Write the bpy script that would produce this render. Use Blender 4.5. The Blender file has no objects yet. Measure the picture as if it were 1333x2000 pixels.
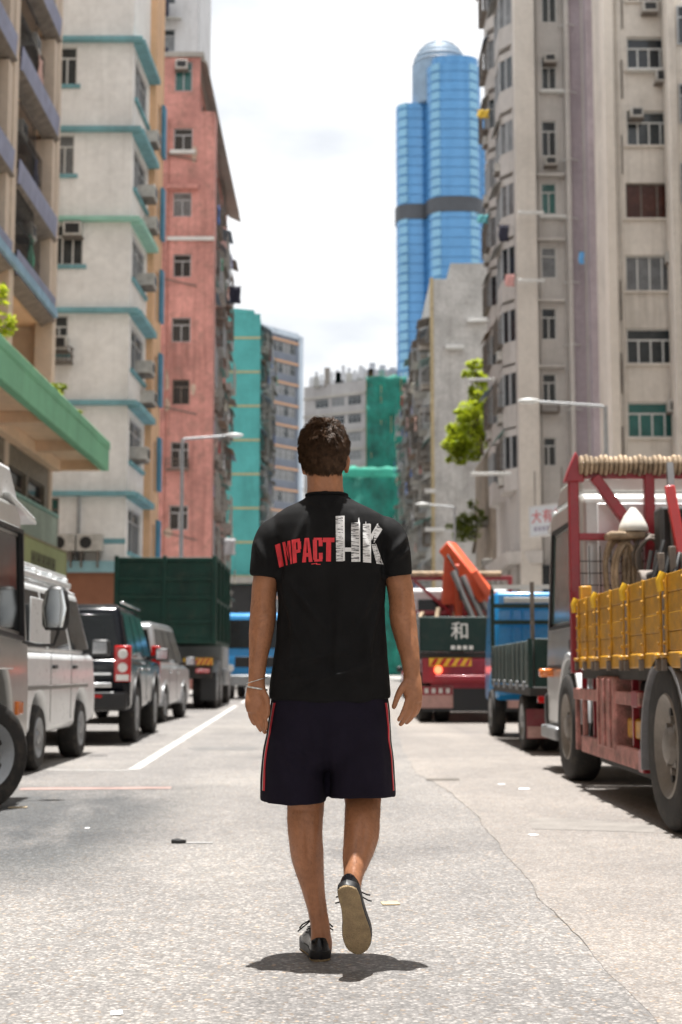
import bpy, bmesh, math, random
from mathutils import Vector, Matrix, noise as mnoise
from mathutils.bvhtree import BVHTree
R = math.radians
SC = bpy.context.scene
COL = SC.collection

# ------------------------------------------------------------------ camera
F_PX, CAM_H, PITCH = 2778.0, 0.94, math.atan(310 / 2778.0)
cam_data = bpy.data.cameras.new('camera')
cam_data.sensor_fit = 'VERTICAL'
cam_data.sensor_height = 36.0
cam_data.lens = 36.0 * F_PX / 2000.0
cam_data.clip_start = 0.1
cam_data.clip_end = 6000
cam_data.dof.use_dof = True
cam_data.dof.focus_distance = 4.66
cam_data.dof.aperture_fstop = 3.8
cam = bpy.data.objects.new('camera', cam_data)
COL.objects.link(cam)
cam.location = (0, 0, CAM_H)
cam.rotation_euler = (R(90) + PITCH, 0, 0)
SC.camera = cam

# ------------------------------------------------------------------ sky and sun
SUN_DIR = Vector((-0.012, 0.072, 1.0)).normalized()      # towards the sun
SUN_EL = math.asin(SUN_DIR.z)
world = bpy.data.worlds.new('World')
SC.world = world
world.use_nodes = True
wn, wl = world.node_tree.nodes, world.node_tree.links
wn.clear()
w_out = wn.new('ShaderNodeOutputWorld')
w_bg = wn.new('ShaderNodeBackground')
w_bg.inputs['Strength'].default_value = 0.072
w_sky = wn.new('ShaderNodeTexSky')
w_sky.sky_type = 'NISHITA'
w_sky.sun_disc = False
w_sky.sun_elevation = SUN_EL
w_sky.sun_rotation = math.atan2(SUN_DIR.x, SUN_DIR.y)
w_sky.air_density = 1.5
w_sky.dust_density = 2.0
w_tc = wn.new('ShaderNodeTexCoord')
w_map = wn.new('ShaderNodeMapping')
w_map.inputs['Scale'].default_value = (1.6, 1.6, 4.0)
w_n = wn.new('ShaderNodeTexNoise')
w_n.inputs['Scale'].default_value = 2.3
w_n.inputs['Detail'].default_value = 6
w_n.inputs['Roughness'].default_value = 0.5
w_r = wn.new('ShaderNodeValToRGB')               # cloud brightness: grey bellies to white tops
w_r.color_ramp.elements[0].position = 0.40
w_r.color_ramp.elements[0].color = (5.8, 6.0, 6.3, 1)
w_r.color_ramp.elements[1].position = 0.60
w_r.color_ramp.elements[1].color = (9.0, 9.0, 9.0, 1)
w_mix = wn.new('ShaderNodeMixRGB')
w_mix.inputs[0].default_value = 0.94             # nearly closed cloud cover
wl.new(w_tc.outputs['Generated'], w_map.inputs['Vector'])
wl.new(w_map.outputs[0], w_n.inputs['Vector'])
wl.new(w_n.outputs['Fac'], w_r.inputs['Fac'])
wl.new(w_sky.outputs[0], w_mix.inputs[1])
wl.new(w_r.outputs[0], w_mix.inputs[2])
wl.new(w_mix.outputs[0], w_bg.inputs['Color'])
wl.new(w_bg.outputs[0], w_out.inputs['Surface'])

sun_data = bpy.data.lights.new('sun', 'SUN')
sun_data.energy = 5.0
sun_data.angle = R(0.6)
sun_data.color = (1.0, 0.975, 0.935)
sun = bpy.data.objects.new('sun', sun_data)
COL.objects.link(sun)
sun.location = (0, 20, 60)
sun.rotation_euler = (-SUN_DIR).to_track_quat('-Z', 'Y').to_euler()

SC.view_settings.view_transform = 'Standard'
SC.view_settings.look = 'None'
SC.view_settings.exposure = 1.12
SC.view_settings.gamma = 1.0
SC.view_settings.use_curve_mapping = False
SC.cycles.use_denoising = True
SC.cycles.max_bounces = 6
SC.cycles.diffuse_bounces = 4
SC.cycles.glossy_bounces = 3
SC.cycles.transmission_bounces = 3
SC.cycles.sample_clamp_indirect = 6.0

def at(px, py, Y):
    """world point on the plane y=Y that the photograph shows at (px, py): a measuring aid"""
    u, v = (px - 666.5) / F_PX, (1000 - py) / F_PX
    c, s = math.cos(PITCH), math.sin(PITCH)
    t = Y / (c - v * s)
    return Vector((u * t, Y, CAM_H + (s + v * c) * t))
def gnd(px, py):
    v = (1000 - py) / F_PX
    c, s = math.cos(PITCH), math.sin(PITCH)
    t = -CAM_H / (s + v * c)
    return Vector(((px - 666.5) / F_PX * t, (c - v * s) * t, 0))
def az(py, Y): return at(666, py, Y).z
def ax(px, py, Y): return at(px, py, Y).x
# ------------------------------------------------------------------ mesh helpers
class MB:
    def __init__(s): s.v, s.f = [], []
    def add(s, vs, fs):
        o = len(s.v)
        s.v += [tuple(v) for v in vs]
        s.f += [tuple(i + o for i in f) for f in fs]
        return s
    def box(s, x0, x1, y0, y1, z0, z1):
        return s.add([(x, y, z) for z in (z0, z1) for y in (y0, y1) for x in (x0, x1)],
                     [(0, 2, 3, 1), (4, 5, 7, 6), (0, 1, 5, 4), (1, 3, 7, 5), (3, 2, 6, 7), (2, 0, 4, 6)])
    def hexa(s, p):      # 8 corners: bottom 4 round, top 4 round
        return s.add(p, [(3, 2, 1, 0), (4, 5, 6, 7), (0, 1, 5, 4), (1, 2, 6, 5), (2, 3, 7, 6), (3, 0, 4, 7)])
    def fbox(s, o, u, n, u0, u1, d0, d1, z0, z1):   # box in a facade frame: along u, out along n, up
        up = Vector((0, 0, 1))
        return s.hexa([o + u * a + n * d + up * z for z in (z0, z1) for a, d in ((u0, d0), (u1, d0), (u1, d1), (u0, d1))])
    def bar(s, a, b, w, h=None, up=(0, 0, 1)):
        a, b = Vector(a), Vector(b); h = w if h is None else h
        t = (b - a).normalized(); up = Vector(up)
        if abs(t.dot(up)) > .95: up = Vector((0, 1, 0)) if abs(t.y) < .9 else Vector((1, 0, 0))
        r = t.cross(up).normalized(); q = r.cross(t)
        return s.hexa([p + r * i * w / 2 + q * j * h / 2 for p in (a, b) for i, j in ((-1, -1), (1, -1), (1, 1), (-1, 1))])
    def tube(s, pts, r, n=8, cap=True, flat=None, hint=(0, 1, 0)):
        pts = [Vector(p) for p in pts]; m = len(pts)
        rs = r if isinstance(r, (list, tuple)) else [r] * m
        rings, ref = [], Vector(hint)
        for i, p in enumerate(pts):
            t = (pts[min(i + 1, m - 1)] - pts[max(i - 1, 0)]).normalized()
            if abs(t.dot(ref)) > .97: ref = Vector((1, 0, 0)) if abs(t.x) < .8 else Vector((0, 0, 1))
            a = t.cross(ref).normalized(); b = a.cross(t).normalized()
            rr = rs[i]
            ra, rb = rr if isinstance(rr, (tuple, list)) else (rr, rr)
            rings.append([p + a * math.cos(2 * math.pi * k / n) * ra + b * math.sin(2 * math.pi * k / n) * rb for k in range(n)])
        return s.loft(rings, cap)
    def loft(s, rings, cap=True):
        n = len(rings[0]); vs = [v for r_ in rings for v in r_]; fs = []
        for i in range(len(rings) - 1):
            for k in range(n):
                fs.append((i * n + k, i * n + (k + 1) % n, (i + 1) * n + (k + 1) % n, (i + 1) * n + k))
        if cap:
            fs.append(tuple(range(n))[::-1]); fs.append(tuple((len(rings) - 1) * n + k for k in range(n)))
        return s.add(vs, fs)
    def prism(s, poly, a0, a1, axis='x'):
        def P(p, a): return (a, p[0], p[1]) if axis == 'x' else ((p[0], a, p[1]) if axis == 'y' else (p[0], p[1], a))
        n = len(poly)
        return s.add([P(p, a0) for p in poly] + [P(p, a1) for p in poly],
                     [tuple(range(n))[::-1], tuple(range(n, 2 * n))] + [(i, (i + 1) % n, n + (i + 1) % n, n + i) for i in range(n)])
    def lathe(s, prof, n=24, axis='x', c=(0, 0, 0), cap=True):  # prof: (along axis, radius); closed
        rings = []
        for a, r_ in prof:
            ring = []
            for k in range(n):
                q = 2 * math.pi * k / n; p, w = math.cos(q) * r_, math.sin(q) * r_
                v = (a, p, w) if axis == 'x' else ((p, a, w) if axis == 'y' else (p, w, a))
                ring.append((v[0] + c[0], v[1] + c[1], v[2] + c[2]))
            rings.append(ring)
        return s.loft(rings, cap)
    def ball(s, c, r, seg=12, rings=8):
        c = Vector(c); rx, ry, rz = r if isinstance(r, (tuple, list)) else (r, r, r)
        rr = []
        for i in range(rings + 1):
            a = -math.pi / 2 + math.pi * i / rings
            ca = max(math.cos(a), .02)
            rr.append([c + Vector((rx * ca * math.cos(2 * math.pi * k / seg), ry * ca * math.sin(2 * math.pi * k / seg), rz * math.sin(a))) for k in range(seg)])
        return s.loft(rr, True)
    def sheet(s, grid):
        h, w = len(grid), len(grid[0])
        return s.add([p for r_ in grid for p in r_], [(i * w + j, i * w + j + 1, (i + 1) * w + j + 1, (i + 1) * w + j) for i in range(h - 1) for j in range(w - 1)])
    def xf(s, M):
        s.v = [tuple(M @ Vector(v)) for v in s.v]; return s
    def mesh(s, name, smooth=40):
        me = bpy.data.meshes.new(name)
        me.from_pydata(s.v, [], s.f)
        bm = bmesh.new(); bm.from_mesh(me)
        bmesh.ops.recalc_face_normals(bm, faces=bm.faces)
        bm.to_mesh(me); bm.free()
        if smooth:
            me.polygons.foreach_set('use_smooth', [True] * len(me.polygons))
            me.set_sharp_from_angle(angle=R(smooth))
        return me
    def build(s, name, m, parent=None, bevel=0, smooth=40, seg=2, loc=None):
        me = s.mesh(name, smooth)
        me.materials.append(m)
        o = bpy.data.objects.new(name, me); COL.objects.link(o)
        if parent: o.parent = parent
        if loc is not None: o.location = loc
        if bevel:
            b = o.modifiers.new('bevel', 'BEVEL'); b.width = bevel; b.segments = seg; b.limit_method = 'ANGLE'; b.angle_limit = R(38)
        return o

def tag(o, label=None, cat=None, group=None, kind=None):
    if label: o['label'] = label
    if cat: o['category'] = cat
    if group: o['group'] = group
    if kind: o['kind'] = kind
    return o
def empty(name, loc=(0, 0, 0), rz=0):
    o = bpy.data.objects.new(name, None); COL.objects.link(o)
    o.empty_display_size = .2; o.location = loc; o.rotation_euler.z = rz
    return o
def box(name, m, parent, x0, x1, y0, y1, z0, z1, bevel=0):
    return MB().box(x0, x1, y0, y1, z0, z1).build(name, m, parent, bevel)
def copy_tree(o, parent=None):
    c = o.copy(); COL.objects.link(c); c.parent = parent
    for ch in list(o.children): copy_tree(ch, c)
    return c

# ------------------------------------------------------------------ materials
MATS = {}
def pm(name, col, rough=.6, metal=0., var=.12, vs=3., bump=.0, bs=60., streak=0., spec=.5, coat=0., sheen=0., sub=0., emit=0., dirt=0., fleck=0.):
    if name in MATS: return MATS[name]
    m = bpy.data.materials.new(name); m.use_nodes = True
    N, L = m.node_tree.nodes, m.node_tree.links
    b = N['Principled BSDF']
    b.inputs['Roughness'].default_value = rough; b.inputs['Metallic'].default_value = metal
    b.inputs['Specular IOR Level'].default_value = spec
    b.inputs['Coat Weight'].default_value = coat; b.inputs['Coat Roughness'].default_value = .08
    if sheen: b.inputs['Sheen Weight'].default_value = sheen; b.inputs['Sheen Roughness'].default_value = .4
    if sub:
        b.inputs['Subsurface Weight'].default_value = sub; b.inputs['Subsurface Radius'].default_value = (.012, .005, .003); b.inputs['Subsurface Scale'].default_value = 1.0
    if emit:
        b.inputs['Emission Color'].default_value = (*col, 1); b.inputs['Emission Strength'].default_value = emit
    tc = N.new('ShaderNodeTexCoord'); co = tc.outputs['Object']
    def mul(c_in, fac, lo, hi):
        mr = N.new('ShaderNodeMapRange'); mr.inputs[1].default_value = .3; mr.inputs[2].default_value = .7
        mr.inputs[3].default_value = lo; mr.inputs[4].default_value = hi; L.new(fac, mr.inputs[0])
        mx = N.new('ShaderNodeMixRGB'); mx.blend_type = 'MULTIPLY'; mx.inputs[0].default_value = 1
        L.new(c_in, mx.inputs[1]); L.new(mr.outputs[0], mx.inputs[2]); return mx.outputs[0]
    rgb = N.new('ShaderNodeRGB'); rgb.outputs[0].default_value = (*col, 1); c = rgb.outputs[0]
    def noise(scale, det=5, vec=None, dis=0):
        n = N.new('ShaderNodeTexNoise'); n.inputs['Scale'].default_value = scale; n.inputs['Detail'].default_value = det
        n.inputs['Roughness'].default_value = .6; n.inputs['Distortion'].default_value = dis
        L.new(vec or co, n.inputs['Vector']); return n.outputs['Fac']
    if var:
        c = mul(c, noise(vs), 1 - var, 1 + var)
        c = mul(c, noise(vs * 9, 3), 1 - var * .5, 1 + var * .5)
    if streak:
        mp = N.new('ShaderNodeMapping'); mp.inputs['Scale'].default_value = (1.7, 1.7, .12); L.new(co, mp.inputs['Vector'])
        n2 = noise(1.5, 6, mp.outputs[0], .3)
        r = N.new('ShaderNodeValToRGB'); r.color_ramp.elements[0].position = .50; r.color_ramp.elements[1].position = .78
        L.new(n2, r.inputs['Fac'])
        mx = N.new('ShaderNodeMixRGB'); mx.blend_type = 'MULTIPLY'
        mf = N.new('ShaderNodeMath'); mf.operation = 'MULTIPLY'; mf.inputs[1].default_value = streak
        L.new(r.outputs[0], mf.inputs[0]); L.new(mf.outputs[0], mx.inputs[0]); L.new(c, mx.inputs[1])
        mx.inputs[2].default_value = (.34, .31, .27, 1); c = mx.outputs[0]
    if dirt:
        r = N.new('ShaderNodeValToRGB'); r.color_ramp.elements[0].position = .5; r.color_ramp.elements[1].position = .72
        L.new(noise(vs * 1.7 + 1.3, 8, None, .4), r.inputs['Fac'])
        mf = N.new('ShaderNodeMath'); mf.operation = 'MULTIPLY'; mf.inputs[1].default_value = dirt
        L.new(r.outputs[0], mf.inputs[0])
        mx = N.new('ShaderNodeMixRGB'); L.new(mf.outputs[0], mx.inputs[0]); L.new(c, mx.inputs[1]); mx.inputs[2].default_value = (.16, .125, .095, 1); c = mx.outputs[0]
    L.new(c, b.inputs['Base Color'])
    if var and not metal:
        mr = N.new('ShaderNodeMapRange'); mr.inputs[3].default_value = max(rough - .1, 0.02); mr.inputs[4].default_value = min(rough + .1, 1); L.new(noise(vs * 4), mr.inputs[0]); L.new(mr.outputs[0], b.inputs['Roughness'])
    if bump:
        bp = N.new('ShaderNodeBump'); bp.inputs['Strength'].default_value = bump; bp.inputs['Distance'].default_value = .02
        L.new(noise(bs, 6), bp.inputs['Height']); L.new(bp.outputs[0], b.inputs['Normal'])
    MATS[name] = m
    return m

def wallm(name, col, streak=.45, var=.12, dirt=0): return pm(name, col, .85, var=var, vs=.5, bump=.25, bs=14, streak=streak, dirt=dirt)

M_GLASS = [pm('glass_dark', (.02, .025, .03), .08, var=.3, vs=.8), pm('glass_mid', (.035, .042, .046), .1, var=.4, vs=.7),
           pm('glass_curtain', (.15, .155, .16), .3, var=.35, vs=2.5), pm('glass_green', (.03, .12, .11), .12, var=.3, vs=1)]
M_ALU = pm('aluminium_frame', (.42, .43, .44), .45, .3, var=.1)
M_ALUW = pm('white_frame', (.6, .6, .58), .5, var=.1)
M_RUSTY = pm('weathered_steel', (.17, .145, .125), .7, .2, var=.35, vs=4, dirt=.4)
M_AC = pm('ac_casing', (.48, .465, .43), .5, var=.2, dirt=.45)
M_BLACK = pm('black_plastic', (.015, .015, .016), .45, var=.2)
M_RUBBER = pm('tyre_rubber', (.016, .015, .0145), .8, var=.3, vs=6, bump=.2, dirt=.25)
M_CHROME = pm('chrome', (.75, .75, .76), .15, 1., var=.05)
M_STEEL = pm('grey_steel', (.30, .31, .32), .45, .6, var=.15, dirt=.15)
M_DARK = pm('dark_chassis', (.025, .023, .022), .7, var=.3, dirt=.2)
M_WHITE = pm('white_paint', (.68, .70, .71), .3, var=.06, coat=.3, dirt=.08)
M_SILVER = pm('silver_paint', (.38, .39, .40), .28, .6, var=.05, coat=.5)
M_CREAM = pm('champagne_paint', (.50, .50, .48), .3, .3, var=.05, coat=.5, dirt=.1)
M_RED = pm('truck_red', (.27, .010, .020), .4, var=.18, vs=4, coat=.2, dirt=.15)
M_ORANGE = pm('crane_orange', (.72, .11, .045), .4, var=.12, coat=.2, dirt=.1)
M_LAMPR = pm('tail_red', (.42, .008, .008), .15, var=.1, coat=.5)
M_LAMPW = pm('lamp_clear', (.7, .7, .68), .12, var=.1, coat=.5)
M_LAMPA = pm('lamp_amber', (.75, .2, .03), .15, var=.1, coat=.5)
M_CARGL = pm('car_glass', (.006, .008, .009), .08, var=.2, spec=.25)
# ------------------------------------------------------------------ ground and road
def struct(o): o['kind'] = 'structure'; return o
def road_material(name, base, dark, light, patch=True, grain=82.):
    m = bpy.data.materials.new(name); m.use_nodes = True
    N, L = m.node_tree.nodes, m.node_tree.links
    b = N['Principled BSDF']; b.inputs['Roughness'].default_value = .82; b.inputs['Specular IOR Level'].default_value = .35
    tc = N.new('ShaderNodeTexCoord'); co = tc.outputs['Object']
    def noise(scale, det=5, rough=.6, dis=0., vec=None):
        n = N.new('ShaderNodeTexNoise'); n.inputs['Scale'].default_value = scale; n.inputs['Detail'].default_value = det
        n.inputs['Roughness'].default_value = rough; n.inputs['Distortion'].default_value = dis; L.new(vec or co, n.inputs['Vector']); return n.outputs['Fac']
    def ramp(fac, stops, interp='LINEAR'):
        r = N.new('ShaderNodeValToRGB'); r.color_ramp.interpolation = interp
        e = r.color_ramp.elements
        while len(e) < len(stops): e.new(.5)
        for i, (p, c) in enumerate(stops): e[i].position = p; e[i].color = (*c, 1) if len(c) == 3 else c
        L.new(fac, r.inputs['Fac']); return r.outputs[0]
    def mix(f, a, bb, mode='MIX'):
        x = N.new('ShaderNodeMixRGB'); x.blend_type = mode
        if isinstance(f, float): x.inputs[0].default_value = f
        else: L.new(f, x.inputs[0])
        for k, q in ((1, a), (2, bb)):
            if isinstance(q, tuple): x.inputs[k].default_value = (*q, 1)
            else: L.new(q, x.inputs[k])
        return x.outputs[0]
    # stones: random tone per voronoi cell, coordinates distorted so the stones are uneven
    dn = N.new('ShaderNodeTexNoise'); dn.inputs['Scale'].default_value = 45; L.new(co, dn.inputs['Vector'])
    vm = N.new('ShaderNodeVectorMath'); vm.operation = 'SCALE'; vm.inputs['Scale'].default_value = .012; L.new(dn.outputs['Color'], vm.inputs[0])
    va = N.new('ShaderNodeVectorMath'); va.operation = 'ADD'; L.new(co, va.inputs[0]); L.new(vm.outputs[0], va.inputs[1])
    v = N.new('ShaderNodeTexVoronoi'); v.feature = 'F1'; v.inputs['Scale'].default_value = grain; L.new(va.outputs[0], v.inputs['Vector'])
    sep = N.new('ShaderNodeSeparateColor'); L.new(v.outputs['Color'], sep.inputs[0])
    stone = ramp(sep.outputs[0], [(0, dark), (.3, tuple(x * .8 for x in base)), (.62, base), (.84, tuple((x + y) / 2 for x, y in zip(base, light))), (1, light)])
    tint = ramp(sep.outputs[1], [(0, (1, 1, 1)), (.93, (1, 1, 1)), (.94, (1.1, .86, .62)), (1, (1.12, .9, .7))], 'LINEAR')
    c = mix(1., stone, tint, 'MULTIPLY')
    gap = ramp(v.outputs['Distance'], [(.25, (1, 1, 1)), (.62, (.62, .61, .6))])
    c = mix(1., c, gap, 'MULTIPLY')
    c = mix(.30, c, base)
    c = mix(1., c, ramp(noise(.55, 5, .6, .3), [(.3, (.80, .80, .81)), (.7, (1.14, 1.13, 1.11))]), 'MULTIPLY')
    c = mix(1., c, ramp(noise(6, 6, .65), [(.3, (.88, .88, .88)), (.7, (1.1, 1.1, 1.1))]), 'MULTIPLY')
    # long tyre-polished lanes along the street
    mp = N.new('ShaderNodeMapping'); mp.inputs['Scale'].default_value = (1.1, .05, 1); L.new(co, mp.inputs['Vector'])
    c = mix(1., c, ramp(noise(1.3, 3, .5, 0, mp.outputs[0]), [(.35, (.93, .93, .94)), (.65, (1.06, 1.05, 1.04))]), 'MULTIPLY')
    if patch:   # oil and old bitumen patches on the left side of the carriageway
        mp2 = N.new('ShaderNodeMapping'); mp2.inputs['Scale'].default_value = (.9, .38, 1); mp2.inputs['Location'].default_value = (3.1, 1.7, 0); L.new(co, mp2.inputs['Vector'])
        st = ramp(noise(1.2, 7, .62, .5, mp2.outputs[0]), [(.45, (0, 0, 0)), (.56, (1, 1, 1))])
        sx = N.new('ShaderNodeSeparateXYZ'); L.new(co, sx.inputs[0])
        def rng(out, a, bq):
            q = N.new('ShaderNodeMapRange'); q.interpolation_type = 'SMOOTHSTEP'; q.inputs[1].default_value = a; q.inputs[2].default_value = bq; L.new(out, q.inputs[0]); return q.outputs[0]
        def mm(a, bq):
            q = N.new('ShaderNodeMath'); q.operation = 'MULTIPLY'; L.new(a, q.inputs[0]); L.new(bq, q.inputs[1]); return q.outputs[0]
        mask = mm(mm(rng(sx.outputs[0], -.8, -1.5), rng(sx.outputs[1], 5.8, 7.4)), rng(sx.outputs[1], 12.2, 11.4))
        st2 = ramp(noise(.8, 6, .6, .4, mp2.outputs[0]), [(.33, (0, 0, 0)), (.52, (1, 1, 1))])
        c = mix(mm(mask, st2), c, mix(1., c, (.40, .43, .46), 'MULTIPLY'))
        c = mix(mm(st, ramp(noise(.21, 3), [(.45, (0, 0, 0)), (.62, (.5, .5, .5))])), c, mix(1., c, (.6, .6, .62), 'MULTIPLY'))
    L.new(c, b.inputs['Base Color'])
    bp = N.new('ShaderNodeBump'); bp.inputs['Strength'].default_value = .55; bp.inputs['Distance'].default_value = .006
    hm = N.new('ShaderNodeMath'); hm.operation = 'MULTIPLY_ADD'; L.new(v.outputs['Distance'], hm.inputs[0]); hm.inputs[1].default_value = -1.; L.new(noise(40, 6), hm.inputs[2])
    L.new(hm.outputs[0], bp.inputs['Height']); L.new(bp.outputs[0], b.inputs['Normal'])
    return m
M_ROAD = road_material('road_asphalt', (.222, .214, .207), (.12, .115, .11), (.45, .425, .40))
M_SLAB = road_material('road_resurfaced', (.255, .236, .22), (.16, .147, .135), (.42, .39, .36), patch=False, grain=95.)
M_PAVE = pm('pavement_concrete', (.27, .26, .245), .85, var=.15, vs=.8, bump=.3, bs=20, dirt=.2)
M_EARTH = pm('far_ground', (.22, .21, .2), .9, var=.15, vs=.05)
M_LINE = pm('road_paint_white', (.44, .43, .415), .7, var=.25, vs=6, bump=.2, bs=40, dirt=.6)
M_LINER = pm('road_paint_red', (.27, .185, .165), .8, var=.25, vs=5, bump=.2, bs=40, dirt=.5)
M_CRACK = pm('crack_bitumen', (.10, .088, .075), .9, var=.4, vs=9)
struct(MB().sheet([[(x, y, -.012) for x in (-2500, -60, 60, 2500)] for y in (-900, -40, 700, 4000)]).build('ground', M_EARTH, smooth=0))
struct(MB().sheet([[(x, y, .0) for x in (-12.0, -5.4, 0, 5.2, 12.0)] for y in (-30, 0, 33.5, 200, 420)]).build('road', M_ROAD, smooth=0))
# resurfaced strip on the right, its joint curving away from the camera
joint = [gnd(*p) for p in ((1420, 2150), (1195, 1905), (1120, 1820), (1050, 1745), (985, 1665), (935, 1600), (895, 1560), (858, 1533), (815, 1512), (790, 1470), (775, 1420), (745, 1365))]
random.seed(4)
jf = []
for i in range(len(joint) - 1):
    for k in range(8):
        p = joint[i].lerp(joint[i + 1], k / 8); jf.append(p + Vector((mnoise.noise(p * 2.1) * .03 + mnoise.noise(p * 9) * .012, 0, 0)))
struct(MB().sheet([[(p.x, p.y, .0012), (5.2, p.y, .0012)] for p in jf]).build('resurfaced_strip', M_SLAB, smooth=0))
cr = []
for k, p in enumerate(jf[8:68]):
    w = (max(0, .001 + .004 * mnoise.noise(p * 5.3)) + .0003) * min(1, k / 10)
    cr.append([(p.x - w, p.y, .0022), (p.x + w, p.y, .0022)])
struct(MB().sheet(cr).build('pavement_crack', M_CRACK, smooth=0))
def decal(name, pts, m, z=.0024, w=None):
    g = [gnd(*p) for p in pts]
    if w:
        d = (g[1] - g[0]).normalized(); n = Vector((-d.y, d.x, 0))
        L_ = (g[1] - g[0]).length; k = max(2, int(L_ / .25)); rows = []
        for i in range(k + 1):
            p = g[0].lerp(g[1], i / k)
            a = w / 2 * (1 + .25 * mnoise.noise(p * 3)); bq = w / 2 * (1 + .25 * mnoise.noise(p * 3 + Vector((9, 0, 0))))
            rows.append([p + n * a + Vector((0, 0, z)), p - n * bq + Vector((0, 0, z))])
        return struct(MB().sheet(rows).build(name, m, smooth=0))
    return struct(MB().add([p + Vector((0, 0, z)) for p in g], [tuple(range(len(g)))]).build(name, m, smooth=0))
decal('lane_marking', [(262, 1503), (462, 1378)], M_LINE, w=.11)
decal('lane_marking', [(472, 1373), (522, 1342)], M_LINE, w=.11)
decal('parking_marking', [(40, 1541), (335, 1539)], M_LINER, w=.22)
decal('parking_marking', [(-40, 1503), (255, 1505)], M_LINE, w=.05, z=.0022)
decal('patched_trench', [(1032, 1601), (1060, 1597), (1215, 1606), (1280, 1612), (1278, 1627), (1160, 1623), (1040, 1620)], pm('trench_asphalt', (.19, .175, .16), .9, var=.2, vs=5, bump=.4, bs=50), z=.0028)
decal('drain_slot', [(832, 1521), (897, 1521), (899, 1525), (834, 1525)], M_CRACK, z=.0034)
decal('drain_slot', [(365, 1460), (500, 1458), (498, 1465), (380, 1466)], pm('dark_strip', (.13, .125, .12), .7, var=.3, vs=5), z=.0018)  # darker strip across the road
# pavements with kerbs, one slab row each side
for nm, x0, x1, y0 in (('left_pavement', -30.0, -5.4, 33.5), ('right_pavement', 5.2, 30.0, -30.0)):
    o = struct(MB().box(x0, x1, y0, 420, -.01, .13).build(nm, M_PAVE, bevel=.02))
# ------------------------------------------------------------------ buildings
UX, UY, NX, NY, UZ = Vector((1, 0, 0)), Vector((0, 1, 0)), Vector((-1, 0, 0)), Vector((0, -1, 0)), Vector((0, 0, 1))
def facade(root, o, u, n, w, h, ops, m, rec=.22, name='wall', z0=0):
    us = sorted({0, w, *[x for q in ops for x in q[:2] if 0 < x < w]})
    zs = sorted({z0, h, *[z for q in ops for z in q[2:4] if z0 < z < h]})
    mb = MB(); idx = {}
    def V(a, z):
        if (a, z) not in idx: idx[(a, z)] = len(mb.v); mb.v.append(tuple(o + u * a + UZ * z))
        return idx[(a, z)]
    for i in range(len(us) - 1):
        for j in range(len(zs) - 1):
            ca, cz = (us[i] + us[i + 1]) / 2, (zs[j] + zs[j + 1]) / 2
            if any(q[0] < ca < q[1] and q[2] < cz < q[3] for q in ops): continue
            mb.f.append((V(us[i], zs[j]), V(us[i + 1], zs[j]), V(us[i + 1], zs[j + 1]), V(us[i], zs[j + 1])))
    for q in ops:
        c = [o + u * a + UZ * z for a, z in ((q[0], q[2]), (q[1], q[2]), (q[1], q[3]), (q[0], q[3]))]
        b = [p - n * rec for p in c]
        mb.add(c + b, [(k, (k + 1) % 4, 4 + (k + 1) % 4, 4 + k) for k in range(4)])
    return mb.build(name, m, root, smooth=0)
def window(root, o, u, n, q, rec=.14, nv=1, tr=.3, pane=None, frame=None, sill=None, fw=.05, hood=None):
    frame = frame or M_ALU; u0, u1, z0, z1 = q
    mb = MB()
    d0, d1 = -rec, -rec + .07
    mb.fbox(o, u, n, u0, u1, d0, d1, z0, z0 + fw).fbox(o, u, n, u0, u1, d0, d1, z1 - fw, z1)
    mb.fbox(o, u, n, u0, u0 + fw, d0, d1, z0 + fw, z1 - fw).fbox(o, u, n, u1 - fw, u1, d0, d1, z0 + fw, z1 - fw)
    zt = z1 - fw
    if tr:
        zt = z1 - (z1 - z0) * tr
        mb.fbox(o, u, n, u0 + fw, u1 - fw, d0, d1, zt - fw / 2, zt + fw / 2)
    for k in range(nv):
        a = u0 + (u1 - u0) * (k + 1) / (nv + 1)
        mb.fbox(o, u, n, a - fw / 2, a + fw / 2, d0, d1 - .01, z0 + fw, zt - fw / 2)
    w = mb.build('window', frame, root, smooth=0)
    # the lights: each sash its own pane
    for k in range(nv + 1):
        a, b_ = u0 + (u1 - u0) * k / (nv + 1), u0 + (u1 - u0) * (k + 1) / (nv + 1)
        p = pane if pane is not None else random.choice(M_GLASS[:3])
        MB().fbox(o, u, n, a + fw / 2, b_ - fw / 2, d0 - .03, d0 + .02 - .006 * (k % 2), z0 + fw / 2, zt).build('pane', p, w, smooth=0)
    if tr: MB().fbox(o, u, n, u0 + fw / 2, u1 - fw / 2, d0 - .03, d0 + .012, zt + .005, z1 - fw / 2).build('pane', random.choice(M_GLASS[:2]) if pane is None else pane, w, smooth=0)
    if sill: MB().fbox(o, u, n, u0 - .12, u1 + .12, -rec, .07, z0 - .13, z0 - .003).build('sill', sill, w, .01)
    if hood: MB().fbox(o, u, n, u0 - .15, u1 + .15, -.05, .38, z1 + .12, z1 + .22).build('hood', hood, w, .01)
    return w
def aircon(root, o, u, n, a, z, w=.62, h=.42, d=.5, m=None):
    b = MB().fbox(o, u, n, a, a + w, -.1, d, z, z + h).build('air_conditioner', m or M_AC, root, .02)
    MB().fbox(o, u, n, a + .07, a + w - .07, d - .01, d + .006, z + .07, z + h - .07).build('grille', M_BLACK, b)
    MB().fbox(o, u, n, a - .03, a + w + .03, -.05, d * .9, z - .06, z - .005).build('bracket', M_RUSTY, b)
    return b
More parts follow.
